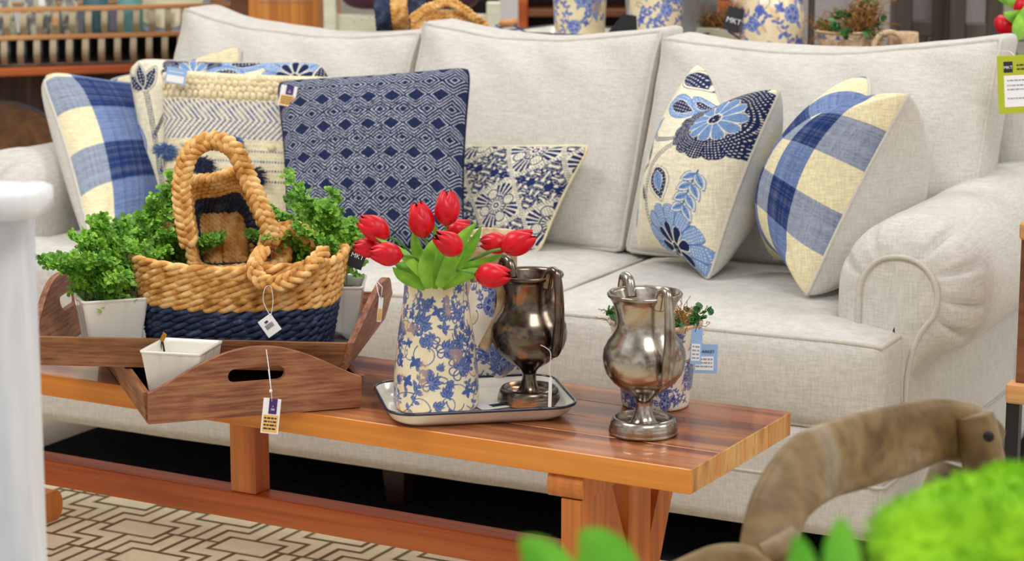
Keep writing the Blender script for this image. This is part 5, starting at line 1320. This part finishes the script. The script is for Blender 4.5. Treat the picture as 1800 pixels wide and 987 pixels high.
# orange shelf unit carrying the rack
sh = empty('shelf_unit', (O[0], O[1], 0), 'orange-stained wooden shelf unit under the bottle rack', 'shelf', None, RZ)
bx('shelf_board', (-.4, -.03, O[2]-.026), (RW+.03, .32, O[2]-.001), M['stretcher'], sh); bx('lower_shelf', (-.4, -.03, .18), (RW+.03, .32, .205), M['stretcher'], sh)
for x in (-.38, RW-.02):
    for y in (-.01, .27): bx('post', (x, y, 0), (x+.035, y+.035, O[2]-.026), M['darkwood'], sh)
bx('back_panel', (-.38, .30, .2), (RW, .31, O[2]-.026), M['darkwood'], sh)
# spoked round wooden table top on edge
c = at(8, 322, Y=1.15); wt = empty('wagon_wheel_table', (c[0], c[1], 0), 'round brown plank table top with a dark iron rim and spoke, behind the left arm', 'table')
R_ = .232; Rm_ = Matrix.Translation((0, 0, float(c[2]))) @ Matrix.Rotation(YAW, 4, 'Z') @ Matrix.Rotation(PI/2, 4, 'X')
MB().lathe([(0, 0), (R_, 0), (R_, .03), (0, .03)], 64, M=Rm_).build('plank_disc', M['wheelwood'], wt, False)
MB().tube([tuple(Rm_ @ Vector((R_*math.cos(a), R_*math.sin(a), .02))) for a in np.linspace(0, 2*PI, 64, endpoint=False)], .009, 8, closed=True).build('iron_rim', M['darkmetal'], wt)
for a in (.62, .62+PI*2/3, .62+PI*4/3): MB().tube([tuple(Rm_ @ Vector((.02*math.cos(a), .02*math.sin(a), .038))), tuple(Rm_ @ Vector((R_*math.cos(a), R_*math.sin(a), .038)))], .008, 6).build('spoke', M['railwood'], wt)
bx('stand', (-.03, -.0, 0), (.03, .05, float(c[2])), M['darkwood'], wt)
# honey wood cabinet
c = at(500, 60, Y=1.75); cb = empty('cabinet', (c[0], c[1], 0), 'honey-coloured wooden cabinet with a dark side behind the left back cushion', 'cabinet', None, YAW-.08)
hw_ = .105
bx('body', (-hw_-.055, 0, 0), (-hw_, .4, 1.35), M['oldwood'], cb); bx('door', (-hw_, -.01, .02), (hw_, .4, 1.35), M['orangewood'], cb)
for z in (.925, .945): bx('wire_band', (-hw_+.03, -.013, z), (hw_-.02, -.010, z+.0012), M['greyink'], cb, .0003)
# white chair with leather pads behind
c = at(722, 60, Y=1.7); wc = empty('bench_seat', (c[0], c[1], 0), 'distressed cream wooden bench with dark leather pads behind the sofa', 'bench', None, YAW)
hw_ = .225
bx('frame', (-hw_, 0, .0), (hw_, .05, .905), M['whitewood'], wc); bx('post', (-hw_-.02, -.02, 0), (-hw_+.015, .05, 1.25), M['whitewood'], wc); bx('post', (hw_-.01, -.02, 0), (hw_+.03, .05, .94), M['whitewood'], wc)
mb = MB(); 
for x0, x1 in ((-.19, .02), (.03, .19)):
    MB().blob(((x0+x1)/2, .0, .998), ((x1-x0)/2+.01, .035, .078), 24, 12, f=lambda p: np.sign(p)*np.abs(p)**.55).build('leather_pad', M['leather'], wc)
mb = MB()
for i in range(16): mb.blob((-.16+.022*i, -.001, .885+.006*(i % 3)), (.002, .001, .002), 6, 4)
mb.build('nail_heads', M['greyink'], wc)
# navy and tan basket lying on its side on the console
c = at(760, 60, Y=1.18); b2 = empty('seagrass_basket', (c[0], c[1], CT+.001), 'navy and tan seagrass basket lying on its side behind the middle back cushion', 'basket')
def bline(pts, R, nm, mt, turns=5, n=40, ns=2): return twist(MB(), catmull([at(u, v, D=d) for u, v, d in pts], 12), R, ns, turns, False, R*.62, lump=.4, up=tuple(-FW), braid=(ns == 3)).build(nm, M[mt], b2, True, True)
Dk = 5.28
mbn, mbt = MB(), MB()
for i in range(12):
    t = i/11; u0 = 664+i*3.5; 
    twist(mbn if i < 6 else mbt, catmull([at(u0+6*abs(s_)+(i > 5)*6, 10+60*s_-i*.5, D=Dk+.12*abs(s_)**2) for s_ in np.linspace(-1.2, .75, 9)], 8), .0068, 2, 9, False, .0064, lump=.4, up=tuple(-FW), ph=i)
mbn.build('navy_band', M['navystraw'], b2, True, True); mbt.build('tan_band', M['straw'], b2, True, True)
P = np.array([[at(668+80*a, -30+88*b, D=Dk+.03+.1*a) for a in np.linspace(0, 1, 8)] for b in np.linspace(0, 1, 8)]); gridmesh('inner_wall', P, M['navystraw'], b2, world=True)
for k in range(4): bline([(724, 30+k*7, Dk), (770, 22+k*7, Dk), (815, 26+k*7, Dk), (856, 44+k*6, Dk)], .0068, 'tan_band', 'straw', 8)
bline([(724, 34, Dk-.01), (752, 14, Dk-.02), (790, 4, Dk-.02), (822, 22, Dk-.02), (856, 50, Dk)], .008, 'braided_handle', 'straw', 7, 90, 3)
# dark carved screens and grey chair, far behind
def screen(u, Y, w, label, rz):
    c = at(u, 60, Y=Y); r = empty('carved_cabinet', (c[0], c[1], 0), label, 'cabinet', 'dark carved cabinets at the back right', rz)
    z1 = 1.30
    for x in (-w/2, w/2-.045): bx('stile', (x, 0, 0), (x+.045, .03, z1), M['darkwood'], r)
    for z in (.05, .60, .84, z1-.05): bx('rail', (-w/2+.045, 0, z), (w/2-.045, .03, z+.045), M['darkwood'], r)
    for sg in (-1, 1):
        P = [(sg*(w/2-.045)*(1-math.sin(a)*.95), .012, .66+.18*math.cos(a)*1.0) for a in np.linspace(0, PI/2, 10)]; MB().tube(P, .011, 6).build('arch', M['darkwood'], r)
    bx('side_panel', (-w/2, .03, 0), (-w/2+.02, .12, z1), M['darkwood'], r); bx('back_panel', (-w/2, .12, 0), (w/2, .13, z1), M['greyfab'], r)
    return r
screen(1622, 2.4, .15, 'dark grey wooden cabinet with crossed arches, left of the pair at the back right', YAW); screen(1716, 2.38, .15, 'dark grey wooden cabinet with crossed arches, right of the pair at the back right', YAW)
c = at(1440, 60, Y=2.2); gc = empty('armchair', (c[0], c[1], 0), 'grey upholstered armchair behind the moss bowl', 'chair', None, YAW)
bx('seat', (-.15, 0, .25), (.16, .5, .62), M['greyfab'], gc, .02); bx('backrest', (-.15, .42, .3), (.16, .55, 1.1), M['greyfab'], gc, .03)
for x in (-.13, .12):
    for y in (.03, .45): bx('leg', (x, y, 0), (x+.03, y+.03, .25), M['brownleg'], gc)
c = at(1410, 60, Y=1.8); st = empty('stool', (c[0], c[1], 0), 'honey wood stool with dark legs behind the round-shouldered rear pitcher', 'stool', None, YAW)
bx('seat', (-.06, 0, .985), (.035, .3, 1.03), M['orangewood'], st)
for x in (-.05, .018):
    for y in (.01, .26): bx('leg', (x, y, 0), (x+.016, y+.02, .985), M['darkwood'], st)
c = at(955, 60, Y=2.6); sf = empty('bookcase', (c[0], c[1], 0), 'open brown wooden bookcase behind the rear vases', 'shelf', None, YAW)
bx('side', (-.08, 0, 0), (-.05, .35, 1.4), M['stretcher'], sf); bx('side', (.40, 0, 0), (.44, .35, 1.4), M['oldwood'], sf)
for z in (.3, .62, .84, 1.02): bx('shelf_board', (-.05, 0, z), (.40, .35, z+.025), M['oldwood'], sf)
bx('back_panel', (-.05, .34, 0), (.40, .35, 1.4), M['brownleg'], sf)
c = at(1262, 40, Y=2.6); sf = empty('crate_stack', (c[0], c[1], 0), 'reddish slatted wooden crates behind the moss box', 'crate', None, YAW)
for i, z in enumerate(np.arange(0, 1.15, .085)): bx('slat', (-.08, 0, z), (.07, .02, z+.06), M['stretcher'], sf)
bx('back_panel', (-.08, .03, 0), (.07, .3, 1.15), M['brownleg'], sf); bx('post', (.07, -.01, 0), (.115, .3, 1.25), M['whitewood'], sf)
c = at(890, 30, Y=3.4); wp = empty('storage_box', (c[0], c[1], 0), 'white storage box with a dark round mark behind the cream bench', 'box', None, YAW)
bx('body', (-.09, 0, 0), (.13, .3, 1.1), M['white'], wp); MB().tube([(-.085, -.004, .83), (-.085, .002, .83)], .06, 24).build('round_mark', M['darkmetal'], wp)
c = at(385, 50, Y=2.6); gp = empty('grey_panel', (c[0], c[1], 0), 'tall blue-grey panel behind the left end of the sofa', 'panel', None, YAW); bx('panel', (-.6, 0, 0), (.12, .03, 1.25), mat('blue_grey_paint', (112, 112, 126), .7), gp); bx('stand', (-.1, .03, 0), (.02, .25, .05), M['darkwood'], gp)
c = at(1810, 250, Y=1.9); dp = empty('metal_rack', (c[0], c[1], 0), 'dark metal rack leg behind the right arm of the sofa', 'rack', None, 0)
bx('post', (-.012, -.01, 0), (.06, .03, .93), M['darkmetal'], dp, .002); bx('shelf', (-.012, -.02, .90), (.3, .25, .93), M['oldwood'], dp); bx('foot', (-.05, -.10, 0), (.06, .3, .03), M['darkmetal'], dp)
c = at(1768, 215, Y=3.6); lc = empty('low_chest', (c[0], c[1], 0), 'low brown chest on the pale floor seen past the right back cushion', 'chest', None, YAW); bx('body', (-.16, 0, .03), (.2, .4, float(c[2])+.02), M['oldwood'], lc); bx('base', (-.17, -.01, 0), (.2, .4, .03), M['darkmetal'], lc)
# side table at the right edge
c = at(1784, 660, Y=-.12); sd = empty('side_table', (c[0], c[1], 0), 'side table of brown wood on dark metal legs by the sofa arm', 'table')
zs = float(c[2]); bx('shelf_board', (0, -.06, zs-.035), (.45, .40, zs), M['railwood'], sd, .004)
bx('tabletop', (.012, -.06, zs+.24), (.45, .40, zs+.27), M['railwood'], sd, .004)
for y in (-.05, .36):
    bx('leg', (.0, y, 0), (.022, y+.022, zs-.035), M['darkmetal'], sd, .001); bx('leg', (.40, y, 0), (.422, y+.022, zs-.035), M['darkmetal'], sd, .001); bx('post', (.014, y, zs), (.036, y+.03, zs+.24), M['oldwood'], sd, .001)
# rear tulips at the top right corner, in a pitcher on the console end
DT = 5.05; vb = at(1850, 90, D=DT); vb[2] = CT+.001; r = empty('pitcher', vb, 'small cream pitcher on the console end just outside the frame, holding the rear tulips', 'pitcher')
printed_vessel([(.040, 0), (.044, .004), (.046, .03), (.040, .06), (.036, .08)], r, 'body', 61, nth=160, kind='rose', blue=(76, 104, 190), cream=(250, 234, 196), worn=-.02, sc=1.2, dens=1.)
mouth2 = vb+np.array([0, 0, .075])
for i, (u, v, lab) in enumerate(((1765, 45, 'pink-red tulip bud by the right corner of the sofa back'), (1797, 12, 'pink-red tulip bud at the extreme top right of the photo'))):
    c = at(u, v, D=DT); ax = np.array([-.5, 0, .6]) if i == 0 else np.array([.3, 0, .9]); ax = ax/np.linalg.norm(ax)
    r = empty('tulip', c-ax*.02, lab, 'tulip', 'tulips beside the sofa back'); s_ = np.cross(ax, (0, 1, 0)); tt_ = np.cross(ax, s_)
    for k in range(4):
        rows = [[c+ax*(.050*(w-.5))+(s_*math.cos(2*PI*k/4+q)+tt_*math.sin(2*PI*k/4+q))*(.0195*math.sin(PI*(.05+.85*w))**.7*(1+.03*(k % 2))+.0008) for q in np.linspace(-.95, .95, 9)] for w in np.linspace(0, 1, 12)]
        gridmesh('petal', np.array(rows), M['petal'], r, world=True)
    MB().tube(catmull([c-ax*.02, c-ax*.05+(.01, 0, -.03), mouth2], 8), .0025, 6).build('stem', M['stem'], r, True, True)
r = empty('tulip_leaves', at(1800, 80, D=DT), 'bright green tulip leaves curling over the right corner of the sofa back', 'leaves')
blade([mouth2, at(1830, 50, D=DT), at(1805, 35, D=DT-.02), at(1778, 28, D=DT-.03), at(1764, 22, D=DT-.03)], .026, r, .2); blade([mouth2, at(1830, 10, D=DT), at(1800, 40, D=DT-.06), at(1790, 60, D=DT-.07), at(1786, 74, D=DT-.07)], .028, r, .2); blade([mouth2, at(1830, -20, D=DT+.05), at(1790, 5, D=DT+.03), at(1760, -4, D=DT+.03), at(1748, -12, D=DT+.03)], .016, r, .2)
# ================================================================= foreground
M['postpaint'] = wood('blue_white_chalk_paint', (232, 234, 238), (206, 212, 224), (242, 240, 232), 2, 8, .6, fine=.12)
d0 = 2.45
c = at(30, 640, D=d0); fc = empty('white_chair', (c[0], c[1], 0), 'white-painted wooden chair arm and leg in the near left foreground', 'chair', None, YAW)
# post
pb, pt = at(60, 1020, D=d0-.02), at(36, 372, D=d0); W3 = .16
def quad_post(p0, p1, w, d, nm, mt, par):
    mb = MB(); V_ = []
    for p in (p0, p1):
        for a, b in ((0, 0), (-w, 0), (-w, d), (0, d)): V_.append(p+RT*a+np.array([-_s, _c, 0])*b)
    mb.add(V_, [(0, 1, 2, 3)[::1], (7, 6, 5, 4), (0, 4, 5, 1), (1, 5, 6, 2), (2, 6, 7, 3), (3, 7, 4, 0)]); return mb.build(nm, mt, par, False, True)
f0 = pb+(pb-pt)*(pb[2]/(pt[2]-pb[2])); quad_post(f0, pt, .075, .07, 'leg', M['postpaint'], fc)
mb = MB(); P = [at(-140, 352, D=d0), at(-40, 352, D=d0), at(30, 354, D=d0), at(66, 352, D=d0), at(82, 350, D=d0), at(90, 349, D=d0)]
n = 16; rows = []
for p, rz_, rx in zip(P, (.019, .019, .019, .018, .014, .003), (.05, .05, .05, .048, .038, .01)):
    rows.append([p+np.array([0, 0, 1])*rz_*np.sign(math.sin(a))*abs(math.sin(a))**.6+np.array([-_s, _c, 0])*rx*np.sign(math.cos(a))*abs(math.cos(a))**.6 for a in np.linspace(0, 2*PI, 20, endpoint=False)])
rows.append([P[-1]+RT*.001 for _ in range(20)])
gridmesh('arm_rest', np.array(rows), M['postpaint'], fc, wrapu=True, world=True)
seg = [at(-140, 352, D=d0), at(-760, 352, D=d0)]
MB().tube([seg[0]+np.array([-_s, _c, 0])*0, seg[1]], .019, 12, flat=2.4, up=(-_s, _c, 0)).build('arm_rest', M['postpaint'], fc, True, True)
q1 = at(-700, 372, D=d0); q0 = q1.copy(); q0[2] = 0; quad_post(q0, q1, .075, .07, 'leg', M['postpaint'], fc)
a_, b_ = f0.copy(), q0.copy(); a_[2] = b_[2] = .42; MB().tube([a_-RT*.04+np.array([-_s, _c, 0])*.035, b_+np.array([-_s, _c, 0])*.035], .03, 4).build('seat_rail', M['postpaint'], fc, False, True)
# crossback chair
M['chairwood'] = wood('grey_washed_oak', (142, 116, 74), (104, 80, 40), (158, 144, 120), 0, 7, .5, fine=.5, stretch=.3)
ch = empty('crossback_chair', at(1560, 900, Z=0), 'bentwood chair back of weathered grey-brown wood in the near right foreground', 'chair')
ch.location = (float(at(1560, 900, D=2.5)[0]), float(at(1560, 900, D=2.5)[1]), 0)
cen = [(1342, 1010, 2.38, 42), (1352, 950, 2.38, 48), (1376, 880, 2.40, 52), (1430, 822, 2.44, 64), (1500, 797, 2.50, 67), (1580, 775, 2.57, 65), (1650, 757, 2.62, 58), (1705, 765, 2.65, 56), (1738, 785, 2.68, 44)]
P0 = catmull([at(u, v, D=d) for u, v, d, h in cen], 10); Hs = np.interp(np.linspace(0, 1, len(P0)), np.linspace(0, 1, len(cen)), [h for *_, h in cen])/1534
T = np.gradient(P0, axis=0); T /= np.linalg.norm(T, axis=1)[:, None]; rows = []
for i, p in enumerate(P0):
    u_ = np.cross(-FW, T[i]); u_ /= np.linalg.norm(u_); u_ = u_ if u_@UP > 0 or i < 12 else -u_
    n_ = np.cross(T[i], u_); row = []
    for a in np.linspace(0, 2*PI, 20, endpoint=False): row.append(p+u_*Hs[i]*np.sign(math.cos(a))*abs(math.cos(a))**.6+n_*.014*np.sign(math.sin(a))*abs(math.sin(a))**.6)
    rows.append(row)
R3 = np.array(rows); gridmesh('top_rail', R3, M['chairwood'], ch, wrapu=True, world=True)
MB().add(R3[-1], [tuple(range(20))]).add(R3[0], [tuple(range(20))[::-1]]).build('rail_end', M['chairwood'], ch, False, True)
def bar(pts, w, nm, flat=.6): return MB().tube(catmull([at(u, v, D=d) for u, v, d in pts], 8), np.interp(np.linspace(0, 1, 8*(len(pts)-1)+1), np.linspace(0, 1, len(pts)), w), 12, flat=flat).build(nm, M['chairwood'], ch, True, True)
bar([(1712, 730, 2.62), (1722, 780, 2.62), (1740, 870, 2.62), (1752, 960, 2.63), (1762, 1100, 2.65), (1758, 1330, 2.72)], [.024, .027, .026, .024, .022, .02], 'back_post', .9)
bar([(1668, 815, 2.67), (1640, 890, 2.67), (1600, 990, 2.66), (1560, 1100, 2.65)], [.022, .022, .022, .021], 'cross_brace', .8)
bar([(1400, 935, 2.36), (1370, 962, 2.36), (1340, 975, 2.36)], [.008, .015, .012], 'cross_brace', .7)
bar([(1180, 1010, 2.36), (1250, 982, 2.36), (1300, 978, 2.36), (1335, 990, 2.36), (1350, 1020, 2.36)], [.012, .014, .014, .014, .014], 'cross_brace', .8)
b_ = at(1738, 768, D=2.58); MB().blob(b_, (.007, .004, .007), 10, 8).build('bolt', M['darkmetal'], ch, True, True)
def leg3(a, b, w=.019): MB().tube([np.array(a, float), np.array(b, float)], w, 12).build('leg', M['chairwood'], ch, True, True)
e_ = at(1758, 1330, D=2.72); leg3(e_+np.array([0, 0, .03]), (e_[0]-.02, e_[1]+.03, 0)); l_ = at(1342, 1010, D=2.38); leg3(l_+np.array([0, 0, .02]), (l_[0]-.01, l_[1]-.04, 0))
leg3((.82, -1.26, .33), (.85, -1.22, 0)); leg3((.74, -1.66, .33), (.76, -1.70, 0))
MB().tube([(.61, -1.41, .325), (.61, -1.41, .355)], .215, 40).build('seat', M['chairwood'], ch, False, True)
# moss mound
M['brightmoss'] = leafm('bright_moss', (172, 226, 30), (120, 186, 20), 9, .9)
c = at(1838, 1012, D=1.62); TZ = .60
ms = empty('moss_mound', (c[0], c[1], TZ), 'bright green moss ball blurred in the near right corner', 'plant')
mb = MB(); mb.blob((0, 0, .0), (1, 1, 1), 90, 60, f=lambda p: p*(.112*(1+.16*mnoise.fractal(Vector(p*1.6), 1., 2., 4))*np.array([1.12, 1.1, .70])/1.0))
zc = float(c[2])-TZ
o = mb.build('moss', M['brightmoss'], ms); o.location = (0, 0, zc)
rg = np.random.RandomState(2); mb = MB(); me = o.data; vs_ = [v.co.copy() for v in me.vertices if v.co.z > -.02]
for k in range(9000):
    v = vs_[rg.randint(len(vs_))]; d = np.array(v)/np.linalg.norm(v)+rg.randn(3)*.5; p = np.array(v)+rg.randn(3)*.002+np.array([0, 0, zc]); s_ = rg.randn(3)*.0008; mb.add([p-s_, p+s_, p+d*.0035], [(0, 1, 2)])
q_ = mb.build('moss_fibres', M['brightmoss'], ms, False); q_['kind'] = 'stuff'
MB().lathe([(0, 0), (.05, 0), (.055, .01), (.02, .02), (.02, zc-.06), (.09, zc-.03), (.11, zc), (0, zc-.01)], 40).build('pedestal_bowl', M['oldwood'], ms)
# near leaves
lf = empty('leafy_plant', (float(at(1200, 1400, D=1.35)[0]), float(at(1200, 1400, D=1.35)[1]), TZ), 'blurred bright green pointed leaves rising from below in the near foreground', 'plant')
M['nearleaf'] = leafm('near_leaf', (130, 220, 60), (90, 190, 40), 20, .5)
LD = 1.35
for pts, w in (([(1000, 1060), (975, 1020), (945, 975), (914, 946)], .020), ([(1095, 1080), (1075, 1020), (1050, 965), (1020, 932)], .025), ([(1412, 1080), (1412, 1020), (1408, 975), (1400, 940)], .012), ([(1482, 1080), (1482, 1010), (1480, 950), (1478, 908)], .015), ([(1180, 1120), (1140, 1080), (1100, 1050), (1060, 1040)], .02)):
    blade([at(u, v, D=LD) for u, v in pts], w, lf, .2, .3, mt='nearleaf')
for pts in ([(1000, 1060), (1100, 1150), (1200, 1400)], [(1095, 1080), (1150, 1200), (1200, 1400)], [(1412, 1080), (1350, 1200), (1200, 1400)], [(1482, 1080), (1380, 1200), (1200, 1400)]): MB().tube([at(u, v, D=LD) for u, v in pts], .002, 6).build('stem', M['stem'], lf, True, True)
c = at(1200, 1400, D=LD); ph_ = float(c[2])-TZ+.01
lf.location = (float(c[0]), float(c[1]), TZ)
MB().lathe([(0, 0), (.05, 0), (.065, ph_), (.06, ph_), (0, ph_-.01)], 32).build('pot', M['ceramic'], lf, True)
nt_ = empty('display_table', ((float(c[0])+float(ms.location.x))/2, (float(c[1])+float(ms.location.y))/2, 0), 'wooden display table below the frame carrying the near plants', 'table', None, YAW)
bx('tabletop', (-.35, -.28, TZ-.03), (.38, .22, TZ), M['oldwood'], nt_)
for x in (-.33, .32):
    for y in (-.26, .16): bx('leg', (x, y, 0), (x+.04, y+.04, TZ-.03), M['oldwood'], nt_)
